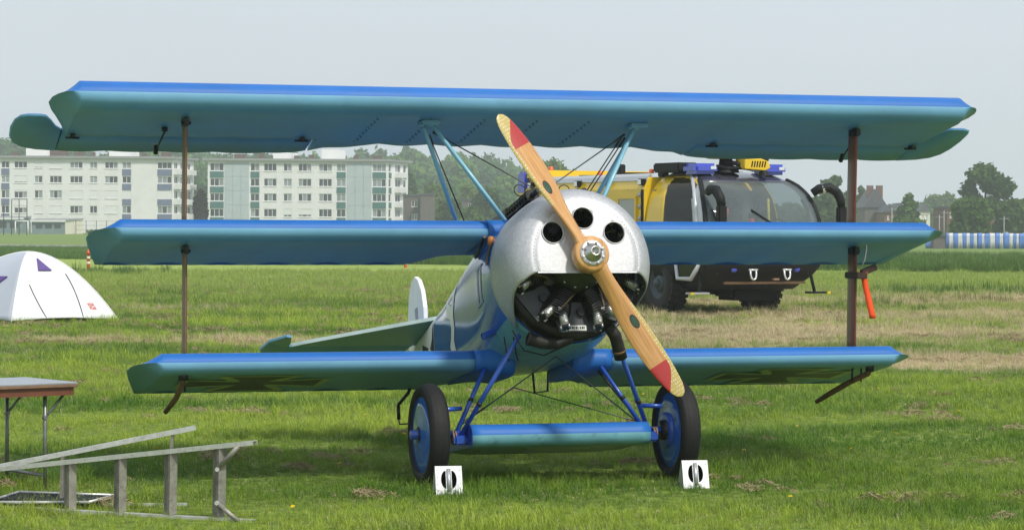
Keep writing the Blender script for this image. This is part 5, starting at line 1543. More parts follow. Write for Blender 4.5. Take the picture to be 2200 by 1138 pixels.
# little wing between the wheels
bm = B(); rr = []
a_ = R(15); AC = .78
for x in xs(-.665, .665, .0739):
    vs = []
    cs = [AC * (1 - cos(pi * .5 * i / 14)) for i in range(15)]
    for c, sd in [(c, 1) for c in reversed(cs)] + [(c, -1) for c in cs[1:]]:
        yc, yt = sec(c / AC, T=.21, m=.03)
        nn = (yc + sd * yt) * AC
        cut = c * (1 - .12 * sm(.45, .67, abs(x)))
        vs.append(bm.verts.new((x, -.20 + cut * cos(a_) + nn * sin(a_), .365 - cut * sin(a_) + nn * cos(a_))))
    rr.append(vs)
for a, b in zip(rr, rr[1:]):
    for j in range(len(a) - 1): face(bm, [a[j], a[j + 1], b[j + 1], b[j]], 0 if j < 14 else 1, True)
    face(bm, [a[0], b[0], b[-1], a[-1]], 1)
face(bm, rr[0], 2); face(bm, rr[-1], 2)
obj('axle_wing', bm, [M['blue'], M['teal_belly'], M['blue_dark']], plane)
for sg in (-1, 1):
    bm = B(); tube(bm, [Fz(.95, 0, -.54), (sg * .66, .1, .42)], .005, 6); obj('bracing_wire', bm, M['wire'], plane)
    bm = B(); tube(bm, [Vector((0, 1.0, .62)), (sg * .66, .16, .42)], .004, 6); obj('bracing_wire', bm, M['wire'], plane)
bm = B(); tube(bm, [(sg_ := .40, .36, .84), (.70, .16, .42)], .010, 6); obj('brake_line', bm, M['black'], plane)
# mounting step under the belly, pitot-like arm by the starboard wheel
bm = B()
sx, sy, sz = .24, 1.30, .73
tube(bm, [(sx, sy, sz), (sx + .01, sy - .02, sz - .17), (sx + .13, sy + .03, sz - .16), (sx + .14, sy + .05, sz + .01), (sx, sy, sz)], .010, 8)
obj('boarding_step', bm, M['engine_black'], plane)
bm = B(); q = WL.lower(-.77, .95, 0)
tube(bm, [q, q + Vector((-.02, -.03, -.03)), q + Vector((-.09, 0, -.12))], .013, 8); tube(bm, [q + Vector((-.09, 0, -.12)), q + Vector((-.085, 0, -.23))], .014, 8); tube(bm, [q + Vector((-.085, 0, -.23)), q + Vector((-.08, 0, -.265)), q + Vector((.0, .03, -.265))], .006, 6)
obj('foot_stirrup', bm, M['engine_black'], plane)

# ================================================================== airport crash tender behind the aircraft
M['truck_yellow'] = mat('yellow_truck_paint', (.74, .50, .012), .3, var=.06, scale=2, coat=.4)
M['truck_silver'] = mat('silver_reflective_band', (.52, .54, .56), .35, .3, var=.08, scale=8)
M['truck_black'] = mat('black_truck_plastic', (.011, .012, .013), .55, var=.2, scale=5, spec=.2)
M['truck_grey'] = mat('grey_shutter', (.42, .43, .43), .5, .2, var=.06, scale=3)
M['blue_lens'] = mat('blue_beacon_lens', (.055, .085, .55), .15, var=.12, scale=6, coat=.6)
M['orange_lens'] = mat('orange_marker_lens', (.75, .12, .02), .3)
M['rim_grey'] = mat('grey_wheel_rim', (.05, .07, .08), .5, .2, var=.2, scale=10)
M['truck_header'] = mat('dark_roof_header', (.05, .05, .07), .2, var=.1, coat=.5)
M['cab_inner'] = mat('grey_cab_lining', (.20, .225, .235), .8, var=.2, scale=3)
M['red_kit'] = mat('red_equipment', (.45, .03, .03), .5)
M['lamp_white'] = mat('lamp_reflector', (.80, .82, .84), .12, .6)
M['hi_vis'] = mat('yellow_jacket_cloth', (.62, .46, .03), .8)
M['seat_cloth'] = mat('blue_grey_seat', (.05, .06, .075), .8)
M['helmet'] = mat('pale_helmet', (.62, .68, .60), .25, coat=.4)
M['windscreen'] = glass('tinted_windscreen_sheen', (.80, .88, .87), .30, face_col=(.30, .36, .38))  # reflection and cab interior put into the pane's grey-blue base colour
M['door_glass'] = glass('dark_door_glass', (.55, .60, .60), .40, face_col=(.02, .022, .022))
T_YAW = R(26)
truck = thing('crash_tender', 'yellow airport fire engine with large windscreen and blue beacons behind the aircraft', 'fire engine', (5.46, 55.5, 0), T_YAW)
FZ = [(.55, .62), (.85, .22), (1.05, .06), (1.45, .0), (1.75, .04), (2.0, .11), (2.2, .18), (2.4, .29), (2.6, .44), (2.75, .62), (2.87, .84), (2.95, 1.05), (3.02, 1.32), (3.07, 1.62), (3.10, 2.0)]
WZ = [(.55, 1.12), (.85, 1.36), (1.05, 1.46), (1.75, 1.475), (2.0, 1.46), (2.3, 1.42), (2.55, 1.36), (2.75, 1.26), (2.87, 1.16), (2.95, 1.06), (3.02, .92), (3.07, .76), (3.10, .55)]
def cab_pt(p, z):
    """p in [-1, 1] from rear left round the front to rear right"""
    f, w = interp(z, FZ), interp(z, WZ)
    yc = f + .30
    s = -1 if p < 0 else 1
    a = abs(p)
    if a > .5:
        t = (a - .5) / .5; return Vector((s * w, yc + (2.80 - yc) * t, z))
    an = a / .5 * pi / 2; e = 2 / 3.0
    return Vector((s * w * sin(an) ** e if a > 0 else 0, yc - .30 * cos(an) ** e, z))
def h_top(y): return interp(y, [(b, a) for a, b in FZ[3:]])
zs = [.55, .7, .85, .95, 1.05] + [1.05 + .045 * i for i in range(1, 43)] + [2.96, 2.985, 3.01, 3.03, 3.05, 3.07, 3.085, 3.10]
zs = sorted(set(round(z, 3) for z in zs)); ps = [-1 + i / 60 for i in range(121)]
layers = {k: B() for k in ('body_panel', 'windscreen', 'door_glass', 'pillar_trim', 'bumper', 'header')}
for i in range(len(zs) - 1):
    for j in range(120):
        q = [cab_pt(ps[j], zs[i]), cab_pt(ps[j + 1], zs[i]), cab_pt(ps[j + 1], zs[i + 1]), cab_pt(ps[j], zs[i + 1])]
        c = sum(q, Vector()) / 4; pm = (ps[j] + ps[j + 1]) / 2
        side = abs(pm) > .44
        if c.z < 1.42: k = 'bumper'
        elif not side and c.z > 1.62: k = 'windscreen' if c.z < 2.86 else 'header'
        elif side and c.z > h_top(c.y + .12) - .10 and c.z > 1.6: k = 'pillar_trim'
        elif side and abs(pm) < .56 and c.z > 1.62 and c.y < .9: k = 'pillar_trim'
        elif side and c.z > 1.60 and c.z < h_top(c.y) - .13 and c.y < 2.05 + (c.z - 2.3) * .25: k = 'door_glass'
        else: k = 'body_panel'
        bm = layers[k]
        face(bm, [bm.verts.new(x) for x in q], 0, True)
cabm = {'body_panel': 'truck_yellow', 'windscreen': 'windscreen', 'door_glass': 'door_glass', 'pillar_trim': 'truck_silver', 'bumper': 'truck_black', 'header': 'truck_header'}
cab = None
for k, bm in layers.items():
    bmesh.ops.remove_doubles(bm, verts=bm.verts[:], dist=.001)
    o = obj(k if k != 'body_panel' else 'cab', bm, M[cabm[k]], truck if cab is None else cab)
    if 'glass' not in k and k != 'windscreen': o.modifiers.new('t', 'SOLIDIFY').thickness = .02
    if cab is None: cab = o
bm = B(); face(bm, [bm.verts.new(cab_pt(p, 3.10)) for p in ps]); bx(bm, -.55, .55, 2.0, 2.79, 3.0, 3.099); obj('roof_panel', bm, M['truck_black'], cab)
# pillars
for sg in (-1, 1):
    for p_, r_, m_, a0, a1 in ((.40, .055, 'truck_black', 1.5, 2.90), (.53, .045, 'truck_silver', 1.2, 3.0)):
        bm = B(); tube(bm, [cab_pt(sg * p_, a0 + (a1 - a0) * i / 20) for i in range(21)], r_, 8); obj('windscreen_pillar', bm, M[m_], cab)
for x_ in (-.55, .45):
    bm = B(); tube(bm, [cab_pt(x_ * .5 / 1.47 * .8, 1.60) + Vector((0, -.03, 0)), cab_pt(x_ * .5 / 1.47 * .8 - .12, 2.0) + Vector((0, -.03, 0)), cab_pt(x_ * .5 / 1.47 * .8 - .16, 2.25) + Vector((0, -.03, 0))], .018, 6); obj('wiper', bm, M['truck_black'], cab)
# inside the cab
bm = B(); bx(bm, -1.30, 1.30, 2.6, 2.75, .9, 2.7); obj('rear_bulkhead', bm, M['cab_inner'], cab)
for x_, z_, h_ in ((-.95, 1.75, .4), (.35, 1.9, .35), (-.3, 2.2, .2)):
    bm = B(); tube(bm, [(x_, 1.3, z_ - h_ / 2), (x_, 1.3, z_ + h_ / 2)], .06, 10); obj('extinguisher', bm, M['red_kit'], cab)
bm = B(); tube(bm, [(.9 + .22 * cos(2 * pi * i / 20), 1.02 + .1 * sin(2 * pi * i / 20), 1.85 + .2 * sin(2 * pi * i / 20)) for i in range(21)], .022, 6); obj('steering_wheel', bm, M['truck_black'], cab)
bm = B(); bx(bm, -1.36, 1.36, .42, .95, 1.3, 1.62, bev=.05); obj('dashboard', bm, M['seat_cloth'], cab)
for x in (-.75, 0, .75):
    bm = B(); bx(bm, x - .27, x + .27, 1.5, 1.72, 1.2, 2.25, bev=.07); bx(bm, x - .16, x + .16, 1.5, 1.66, 2.27, 2.52, bev=.06); obj('seat', bm, M['seat_cloth'], cab)
t = thing('helmet', 'pale rescue helmet resting on the fire engine dashboard', 'helmet', Vector(truck.location) + Matrix.Rotation(T_YAW, 3, 'Z') @ Vector((.92, .62, 1.62)))
bm = B(); lathe(bm, [(.0, .30), (.07, .29), (.14, .23), (.165, .14), (.168, .06), (.21, .03), (.215, .0), (.16, .02), (.15, .0)], 24); obj('shell', bm, M['helmet'], t)
bm = B(); tube(bm, [(0, -.165, .10), (0, -.09, .265), (0, 0, .312), (0, .09, .265), (0, .165, .10)], .018, 6); obj('comb', bm, M['helmet'], t)
for x in (-.2, 1.0):
    bm = B(); bx(bm, x - .28, x + .28, .44, .80, 1.622, 1.70, bev=.03); obj('jacket_fold', bm, M['hi_vis'], cab)
bm = B(); tube(bm, [(.62, 1.0, 1.4), (.55, .95, 2.5)], .03, 6); obj('grab_pole', bm, M['hi_vis'], cab)
# bumper details
for x in (-.42, .42):
    bm = B(); tube(bm, [(x - .07, -.03, 1.0), (x - .07, -.05, .88), (x - .05, -.06, .80), (x, -.06, .77), (x + .05, -.06, .80), (x + .07, -.05, .88), (x + .07, -.03, 1.0)], .022, 8); tube(bm, [(x - .11, -.04, .98), (x + .11, -.04, .98)], .022, 8); obj('shackle', bm, M['lamp_white'], truck)
for x, z, r_, m in ((-1.02, 1.12, .075, 'lamp_white'), (1.02, 1.12, .075, 'lamp_white'), (-1.12, .93, .05, 'truck_grey'), (1.12, .93, .05, 'truck_grey'), (-.78, 1.0, .08, 'blue_lens'), (.78, 1.0, .08, 'blue_lens'), (-.9, 1.42, .11, 'lamp_white'), (.9, 1.42, .11, 'lamp_white')):
    p_ = cab_pt(x / 1.47 * .5, z); bm = B(); lathe(bm, [(0, .05), (r_ * .8, .04), (r_, .01), (r_, -.08)], 16, Matrix.Translation((x, p_.y - .01, z)) @ Matrix.Rotation(pi / 2, 4, 'X')); obj('lamp', bm, M[m], truck)
bm = B(); box(bm, (0, .2, .70), (2.0, .08, .05)); o = obj('tow_bar', bm, M['bamboo'], truck)
bm = B(); bx(bm, .10, .24, -.02, .06, .76, .80); obj('number_badge', bm, M['strut_tan'], truck)
bm = B(); bx(bm, -1.0, 1.0, .7, 8.6, .55, .95, bev=.05); obj('chassis', bm, M['truck_black'], truck)
bm = B(); bx(bm, -.25, .9, 1.1, 1.9, .30, .58, bev=.08); tube(bm, [(-1.2, 2.35, .62), (-.3, 2.35, .52), (.3, 2.35, .5), (1.2, 2.35, .62)], .11, 10); obj('front_axle', bm, M['truck_black'], truck)
for sg in (-1, 1):   # fold-down steps beside the bumper
    bm = B(); tube(bm, [(sg * 1.36, .55, .95), (sg * 1.40, .5, .70), (sg * 1.44, .48, .50)], .035, 8); o = obj('step_bracket', bm, M['truck_black'], truck)
    b2 = B(); bx(b2, sg * 1.25, sg * 1.72, .34, .58, .46, .50, bev=.01); s2 = obj('step', b2, M['truck_grey' if sg < 0 else 'truck_black'], truck)
    b2 = B(); bx(b2, sg * 1.66, sg * 1.74, .30, .335, .455, .505); obj('step_marker', b2, M['hi_vis'], s2)
# lower door frame glazing on the left
bm = B(); tube(bm, [(-1.49, 1.45, 1.42), (-1.49, 1.30, .78), (-1.48, .75, .78), (-1.46, .42, 1.10)], .05, 8); obj('door_frame', bm, M['truck_silver'], truck)
bm = B(); prism(bm, [(1.40, 1.40), (1.27, .82), (.77, .82), (.50, 1.08), (.48, 1.40)], lambda a, b, t_: Vector((t_, a, b)), -1.478, -1.465); obj('lower_door_glass', bm, M['door_glass'], truck)
# mirrors on their bent arms
for sg in (-1, 1):
    root = Vector((sg * 1.30, .36, 2.62)) if sg > 0 else Vector((-1.30, .36, 2.62))
    if sg > 0: pts = [root, root + Vector((.12, -.06, .09)), root + Vector((.34, -.14, .12)), root + Vector((.50, -.20, .02)), root + Vector((.58, -.22, -.16)), root + Vector((.60, -.22, -.28))]
    else: pts = [root, root + Vector((-.02, -.14, .06)), root + Vector((.02, -.30, .04)), root + Vector((.06, -.42, -.14)), root + Vector((.06, -.46, -.28))]
    bm = B(); tube(bm, pts, [.085, .10, .11, .10, .095, .085], 12); arm = obj('mirror_arm', bm, M['truck_black'], truck)
    e = pts[-1]; b2 = B(); bx(b2, e.x - .11, e.x + .11, e.y - .07, e.y + .07, e.z - .50, e.z + .01, bev=.035); obj('mirror_head', b2, M['truck_black'], arm)
    if sg > 0: b2 = B(); tube(b2, [pts[1] + Vector((.06, -.02, .0)), pts[1] + Vector((.13, -.04, .012))], .108, 12); obj('arm_band', b2, M['lamp_white'], arm)
# body behind the cab
bm = B()
sect = [(-1.47, .95), (1.47, .95), (1.47, 2.72), (1.36, 2.98), (-1.36, 2.98), (-1.47, 2.72)]
prism(bm, sect, lambda a, b, t_: Vector((a, t_, b)), 2.84, 9.1); body = obj('body', bm, M['truck_yellow'], truck, bevel=.02)
for sg in (-1, 1):
    bm = B(); prism(bm, [(sg * 1.415, 2.90), (sg * 1.375, 3.00), (sg * 1.30, 3.06), (sg * 1.25, 2.99), (sg * 1.35, 2.985), (sg * 1.40, 2.895)], lambda a, b, t_: Vector((a, t_, b)), 2.85, 8.0); obj('roof_rail', bm, M['truck_silver'], body)
bm = B(); bx(bm, -1.44, 1.44, 7.75, 9.08, 2.985, 3.22, bev=.06); obj('rear_hood', bm, M['truck_yellow'], body)
for x in (-1.40, 1.40):
    bm = B(); bx(bm, x - .09, x + .09, 8.7, 9.14, 2.65, 3.20, bev=.05); obj('rear_beacon', bm, M['blue_lens'], body)
for y0, y1, z0, z1, m in ((3.2, 3.95, 1.15, 2.50, 'truck_grey'), (4.5, 5.3, 1.15, 2.40, 'truck_grey'), (7.35, 8.75, 1.3, 2.60, 'truck_black')):
    n_ = 14
    bm = B()
    bx(bm, -1.505, -1.471, y0, y1, z0, z1); sh = obj('roller_door', bm, M[m], body, bevel=.01)
    bm = B(); 
    for q in ((y0 - .06, y0, z0 - .06, z1 + .06), (y1, y1 + .06, z0 - .06, z1 + .06), (y0, y1, z1, z1 + .06), (y0, y1, z0 - .06, z0)):
        bx(bm, -1.52, -1.4715, q[0], q[1], q[2], q[3])
    obj('door_surround', bm, M['truck_yellow'], sh)
bm = B(); bx(bm, -1.482, -1.4705, 2.86, 2.97, 1.5, 2.70); obj('air_intake', bm, M['truck_black'], body)
for i in range(5):
    bm = B(); lathe(bm, [(0, .03), (.05, .025), (.055, -.01)], 12, Matrix.Translation((-1.478, 3.04, 1.55 + .26 * i)) @ Matrix.Rotation(-pi / 2, 4, 'Y')); obj('coupling', bm, M['truck_grey'], body)
for y in (2.95, 4.6, 6.0, 8.4):
    bm = B(); bx(bm, -1.53, -1.37, y - .09, y + .09, 2.80, 2.94, bev=.015); fl = obj('flood_lamp', bm, M['truck_black'], body)
    b2 = B(); bx(b2, -1.536, -1.5305, y - .07, y + .07, 2.815, 2.925); obj('lamp_lens', b2, M['lamp_white'], fl)
for y in (3.0, 5.4, 7.9):
    bm = B(); lathe(bm, [(0, .10), (.05, .09), (.06, .0)], 10, Matrix.Translation((-1.2, y, 3.06 if y < 7 else 3.22))); obj('marker_light', bm, M['orange_lens'], body)
for y, h, w in ((5.0, .32, .08), (4.2, .12, .3), (3.0, .25, .08), (6.5, .1, .25)):
    bm = B(); bx(bm, -.9 - w, -.9 + w, y - .12, y + .12, 2.985, 2.985 + h, bev=.02); obj('roof_fitting', bm, M['truck_black'], body)
# roof: beacons, equipment tray and water monitor
for sg in (-1, 1):
    bm = B(); bx(bm, sg * .86 - .29, sg * .86 + .29, 1.15, 1.75, 3.02, 3.25, bev=.07); bc = obj('beacon_housing', bm, M['blue_lens'], cab)
    b2 = B(); bx(b2, sg * .86 - .04 + .12, sg * .86 + .10 + .12, 1.13, 1.149, 3.12, 3.19, bev=.008); obj('strobe_lens', b2, M['lamp_white'], bc)
bm = B(); bx(bm, -1.22, -.72, 1.8, 2.9, 3.07, 3.28, bev=.03); obj('equipment_tray', bm, M['truck_black'], cab)
mon = B(); lathe(mon, [(0, .30), (.14, .29), (.16, .16), (.26, .12), (.30, 0)], 20, Matrix.Translation((-.22, 1.45, 3.06))); mo = obj('water_monitor', mon, M['truck_black'], cab)
bm = B(); lathe(bm, [(.42, .0), (.46, .03), (.30, .08), (0, .09)], 24, Matrix.Translation((-.22, 1.45, 3.36)) @ Matrix.Diagonal((1.0, .8, .6, 1))); obj('monitor_cap', bm, M['truck_yellow'], mo)
bm = B(); prism(bm, [(-.1, 3.13), (.42, 3.10), (.55, 3.16), (.50, 3.30), (.32, 3.36), (-.1, 3.36)], lambda a, b, t_: Vector((a, t_, b)), .85, 1.25); hd = obj('nozzle_shroud', bm, M['truck_yellow'], mo, bevel=.02)
for i in range(6):
    b2 = B(); box(b2, (.08 + i * .065, .846, 3.24), (.028, .012, .13), rot=Matrix.Rotation(R(12), 3, 'Y')); obj('vent_slot', b2, M['truck_black'], hd)
bm = B(); tube(bm, [(-.55, 1.3, 3.2), (-.3, 1.2, 3.14), (-.05, 1.0, 3.16), (.1, .9, 3.12)], .035, 8); tube(bm, [(-.35, 1.4, 3.3), (-.15, 1.15, 3.26), (.0, 1.0, 3.2)], .05, 8); obj('monitor_pipe', bm, M['truck_black'], mo)
bm = B(); tube(bm, [(.50, 1.0, 3.36), (.50, 1.5, 3.36)], .11, 18); sl = obj('search_lamp', bm, M['lamp_white'], cab); b2 = B(); tube(b2, [(.50, .985, 3.36), (.50, .998, 3.36)], .085, 18); obj('lamp_face', b2, M['truck_black'], sl)
bm = B(); bx(bm, .20, .38, 1.3, 1.5, 3.34, 3.46, bev=.02); obj('marker_light', bm, M['orange_lens'], cab)
bm = B(); lathe(bm, [(0, .12), (.09, .10), (.12, .0)], 14, Matrix.Translation((.42, .92, 2.99))); obj('camera_dome', bm, M['truck_black'], cab)
# wheels with lugged tyres
def truck_wheel(x, y):
    sg = 1 if x > 0 else -1
    bm = B(); Mx = Matrix.Translation((x, y, .66)) @ Matrix.Rotation(pi / 2 * sg, 4, 'Y')
    lathe(bm, [(.34, -.20), (.40, -.23), (.56, -.24), (.62, -.20), (.645, -.12), (.645, .12), (.62, .20), (.56, .24), (.40, .23), (.34, .20)], 48, Mx)
    w = obj('wheel', bm, M['truck_tyre'], truck)
    b2 = B()
    for i in range(26):
        a = 2 * pi * i / 26
        for s2 in (-1, 1):
            rot = Matrix.Rotation(a + (.06 if s2 > 0 else -.06), 4, 'Z')
            m4 = Mx @ rot @ Matrix.Translation((.652, 0, s2 * .11))
            vs = [m4 @ Vector((dx * .03, dy * .05 + s2 * dz * .02, dz * .10)) for dx in (-1, 1) for dy in (-1, 1) for dz in (-1, 1)]
            vs = [b2.verts.new(v) for v in vs]
            for q in ((0, 1, 3, 2), (4, 6, 7, 5), (0, 4, 5, 1), (2, 3, 7, 6), (0, 2, 6, 4), (1, 5, 7, 3)): face(b2, [vs[k] for k in q])
    lg = obj('tread_lugs', b2, M['truck_tyre'], w); lg['kind'] = 'stuff'
    b2 = B(); lathe(b2, [(.342, .20), (.33, .21), (.30, .12), (.20, .08), (.18, .16), (.12, .20), (0, .20)], 32, Mx); rm = obj('rim', b2, M['rim_grey'], w)
    b2 = B(); lathe(b2, [(.10, .20), (.095, .25), (0, .26)], 16, Mx); obj('hub', b2, M['rim_grey'], rm)
for x in (-1.2, 1.2):
    for y in (2.35, 7.2): truck_wheel(x, y)

# ================================================================== things round the aircraft
# wheel chocks: bent plates with two half-oval holes
M['chock'] = mat('scuffed_chock_aluminium', (.50, .51, .52), .38, .5, var=.14, scale=25, dirt=(.35, .33, .28), dirt_amt=.5)
M['hole_shade'] = mat('painted_hole_shade', (.03, .03, .03), .8)  # shade behind the chock holes, put into the rear plate's colour
def chock(label, u, v, rz):
    base = at(u, v, z=0)
    t = thing('wheel_chock', label, 'chock', (base.x, base.y, 0), rz, 'wheel chocks')
    w, h, dp, tk = .185, .19, .07, .006
    # front plate leaning back, with two half-oval cut-outs
    S = lambda a, b, d: Vector((a, b / h * dp + d, b))
    def hole(sg):
        pts = []
        for i in range(15):
            an = -pi / 2 + pi * i / 14
            pts.append((sg * (.020 + .034 * cos(an)), .10 + .060 * sin(an)))
        return pts if sg > 0 else pts[::-1]
    bm = B()
    for layer, d in ((0, 0.0), (1, tk)):
        outer = [bm.verts.new(S(a, b, d)) for a, b in ((-w / 2, .0), (w / 2, .0), (w / 2, h), (-w / 2, h))]
        es = [bm.edges.new((outer[i], outer[(i + 1) % 4])) for i in range(4)]
        for sg in (-1, 1):
            hv = [bm.verts.new(S(a, b, d)) for a, b in hole(sg)]
            es += [bm.edges.new((hv[i], hv[(i + 1) % len(hv)])) for i in range(len(hv))]
        bmesh.ops.triangle_fill(bm, use_beauty=True, edges=es)
    o = obj('front_plate', bm, M['chock'], t)
    bm = B(); prism(bm, [(0, 0), (dp, h), (dp + .012, h), (.19, 0)], lambda a, b, tt: Vector((tt, a + .007, b)), -w / 2 - .0, -w / 2 + .004); obj('side_plate', bm, M['chock'], t)
    bm = B(); prism(bm, [(0, 0), (dp, h), (dp + .012, h), (.19, 0)], lambda a, b, tt: Vector((tt, a + .007, b)), w / 2 - .004, w / 2); obj('side_plate', bm, M['chock'], t)
    bm = B(); prism(bm, [(dp + .013, h), (.191, 0), (.186, 0), (dp + .007, h - .004)], lambda a, b, tt: Vector((tt, a + .007, b)), -w / 2 + .005, w / 2 - .005); obj('rear_plate', bm, M['hole_shade'], t)
    for sg in (-1, 1):
        for i in range(4):
            bm = B(); lathe(bm, [(0, .003), (.0035, .002), (.004, -.003)], 6, Matrix.Translation(S(sg * .078, .03 + .045 * i, -.001)) @ Matrix.Rotation(pi / 2, 4, 'X')); obj('rivet', bm, M['alu_dull'], t)
    bm = B(); tube(bm, [S(0, .025, -.001), S(0, .17, -.001)], .016, 8); obj('centre_rib', bm, M['chock'], t)
    return t
chock('silver wheel chock against the left wheel', 966, 1062, PL_YAW - .12)
chock('silver wheel chock against the right wheel', 1497, 1048, PL_YAW - .12)

# orange streamer and its clamp on the right strut
sp = Matrix.Rotation(PL_YAW, 4, 'Z')
def plane_pt(x, y, z): return Vector((.306, 18.748, 0)) + sp @ Vector((x, y, z))
c = plane_pt(2.60, .52, 1.475)
t = thing('streamer_ribbon', 'bright orange warning ribbon hanging from the right brown strut', 'ribbon', c)
bm = B(); rows_ = []
for i in range(14):
    tt = i / 13; z = -.335 * tt; x = .035 + .075 * tt; y = -.04 + .006 * sin(tt * 5)
    wd = .022 + .003 * tt
    rows_.append([bm.verts.new((x - wd, y, z)), bm.verts.new((x + wd, y + .004, z + .004))])
for a, b in zip(rows_, rows_[1:]): face(bm, [a[0], a[1], b[1], b[0]], 0, True)
o = obj('streamer', bm, M['orange'], t); o.modifiers.new('t', 'SOLIDIFY').thickness = .002
bm = B(); tube(bm, [(.03 + .035 * cos(a), -.02 + .07 * sin(a), .0 + .012 * cos(a * 2)) for a in [2 * pi * i / 16 for i in range(17)]], .016, 6, flat=((0, 0, 1), .3)); obj('knot_loop', bm, M['orange'], t)
c = plane_pt(2.575, .50, 1.50)
t = thing('strut_clamp', 'dark brown gust-lock clamp gripping the right strut above the orange ribbon', 'clamp', c, PL_YAW)
M['clamp'] = mat('dark_brown_clamp', (.05, .026, .018), .6, var=.3, scale=20)
bm = B(); box(bm, (0, 0, -.03), (.085, .24, .05), bev=.006); obj('jaw', bm, M['clamp'], t)
bm = B(); box(bm, (.095, -.02, .012), (.13, .05, .045), rot=Matrix.Rotation(R(-20), 3, 'Y'), bev=.006); obj('handle', bm, M['clamp'], t)
bm = B(); tube(bm, [(.04, -.06, .26), (.065, -.05, .18), (.05, -.05, .09), (.03, -.05, .05)], .006, 6); obj('cable_loop', bm, M['alu_dull'], t)

# ------------------------------------------------------------------ dome tent
M['tent_white'] = mat('white_tent_fabric', (.78, .79, .80), .7, var=.05, scale=3, bump=.6, bscale=5, spec=.2)
M['tent_shaded'] = mat('shaded_tent_fabric', (.43, .47, .545), .7, var=.03, scale=3, bump=.25, bscale=3, spec=.2)  # white fabric greyed: shade of the left panels put into the colour
M['purple'] = mat('purple_vent_fabric', (.10, .06, .24), .6, var=.1)
M['tent_dark'] = mat('dark_tent_groundsheet', (.04, .045, .06), .7)
A_, B_, C_, D_ = Vector((-9.50, 49.6, 0)), Vector((-7.62, 50.7, 0)), Vector((-9.3, 52.6, 0)), Vector((-11.5, 50.9, 0))
apex = Vector((-9.42, 51.0, 1.33))
tc = Vector((apex.x, apex.y, 0))
t = thing('dome_tent', 'white dome tent with purple vents at the left edge of the field', 'tent', tc)
def arc(corner, q, bow=.5):
    """pole curve from corner (q=0) to apex (q=1)"""
    b0 = corner - tc
    ang = q * pi / 2
    r_ = 1 - q
    return Vector((b0.x * r_, b0.y * r_, apex.z * (1 - r_ ** 1.85)))
def tent_pt(c0, c1, a, q):
    p0, p1 = arc(c0, q), arc(c1, q)
    p = p0.lerp(p1, a)
    sag = .06 * sin(pi * a) * (1 - q)
    p += (p - Vector((0, 0, p.z))).normalized() * (-.18 * sin(pi * a) * (1 - q) * q) if p.length > .05 else Vector()
    return p
panels = ((A_, B_, 'tent_white'), (B_, C_, 'tent_white'), (C_, D_, 'tent_shaded'), (D_, A_, 'tent_shaded'))
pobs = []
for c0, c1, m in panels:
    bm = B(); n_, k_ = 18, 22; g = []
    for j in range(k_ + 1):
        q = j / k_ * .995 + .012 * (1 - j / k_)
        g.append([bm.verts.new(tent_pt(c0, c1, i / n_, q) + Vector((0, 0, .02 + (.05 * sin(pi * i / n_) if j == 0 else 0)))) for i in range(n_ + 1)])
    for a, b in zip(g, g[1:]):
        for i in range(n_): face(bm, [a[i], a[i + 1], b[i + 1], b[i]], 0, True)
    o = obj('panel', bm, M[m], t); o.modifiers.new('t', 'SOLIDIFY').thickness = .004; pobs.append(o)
def on_panel(c0, c1, a, q, off=.012):
    p = tent_pt(c0, c1, a, q); e = tent_pt(c0, c1, a + .02, q) - tent_pt(c0, c1, a - .02, q); f = tent_pt(c0, c1, a, q + .02) - tent_pt(c0, c1, a, q - .02)
    nn = e.cross(f).normalized()
    if nn.y > 0: nn = -nn
    return p + nn * off + Vector((0, 0, .02))
for c0, c1 in ((A_, None), (B_, None), (C_, None), (D_, None)):
    bm = B(); tube(bm, [arc(c0, i / 16) + Vector((0, 0, .024)) for i in range(17)], .012, 6); obj('pole_sleeve', bm, M['tent_white'], t)
for (a0_, r0_), (a1_, r1_) in (((.166, .665), (.335, .98)), ((.81, .54), (.68, .98))):
    bm = B(); tube(bm, [on_panel(A_, B_, a0_ + (a1_ - a0_) * q / 12, 1 - (r0_ + (r1_ - r0_) * q / 12), .012) for q in range(13)], .008, 6); obj('zip', bm, M['tent_dark'], pobs[0])
# purple vents with a dark slot: a triangle standing a little proud
for (c0, c1, pts, pn) in ((A_, B_, ((.43, .71), (.34, .50), (.61, .50)), 0), (D_, A_, ((.62, .42), (.78, .42), (.66, .33)), 3)):
    bm = B(); v = [bm.verts.new(on_panel(c0, c1, a, q, .035)) for a, q in pts]; w = [bm.verts.new(on_panel(c0, c1, a, q, .006)) for a, q in pts]
    face(bm, v); face(bm, w)
    for i in range(3): face(bm, [v[i], v[(i + 1) % 3], w[(i + 1) % 3], w[i]])
    obj('vent', bm, M['purple'], pobs[pn])
# maker's mark in red: two short lines of letters
M['tent_red'] = mat('red_print', (.62, .07, .06), .6)
def letters(rows, c0, c1, a0, q0, da, dq):
    G = {'H': '101101111101101', 'I': '111010010010111', 'G': '111100101101111', 'P': '111101111100100', 'E': '111100110100111', 'A': '010101111101101', 'K': '101101110101101'}
    bm = B()
    for r_, word in enumerate(rows):
        for k, ch in enumerate(word):
            for i in range(15):
                if G[ch][i] == '1':
                    a = a0 + (k * 4 + i % 3) * da; q = q0 - (r_ * 6 + i // 3) * dq
                    face(bm, [bm.verts.new(on_panel(c0, c1, x, y, .009)) for x, y in ((a, q), (a + da, q), (a + da, q - dq), (a, q - dq))])
    return bm
o = obj('printed_mark', letters(('HIGH', 'PEAK'), A_, B_, .80, .15, .0042, .0052), M['tent_red'], pobs[0]); o['label'] = 'small red two-line printed mark'
bm = B(); v = [bm.verts.new(p - tc + Vector((0, 0, .012))) for p in (A_, B_, C_, D_)]; face(bm, v); obj('groundsheet', bm, M['tent_dark'], t)
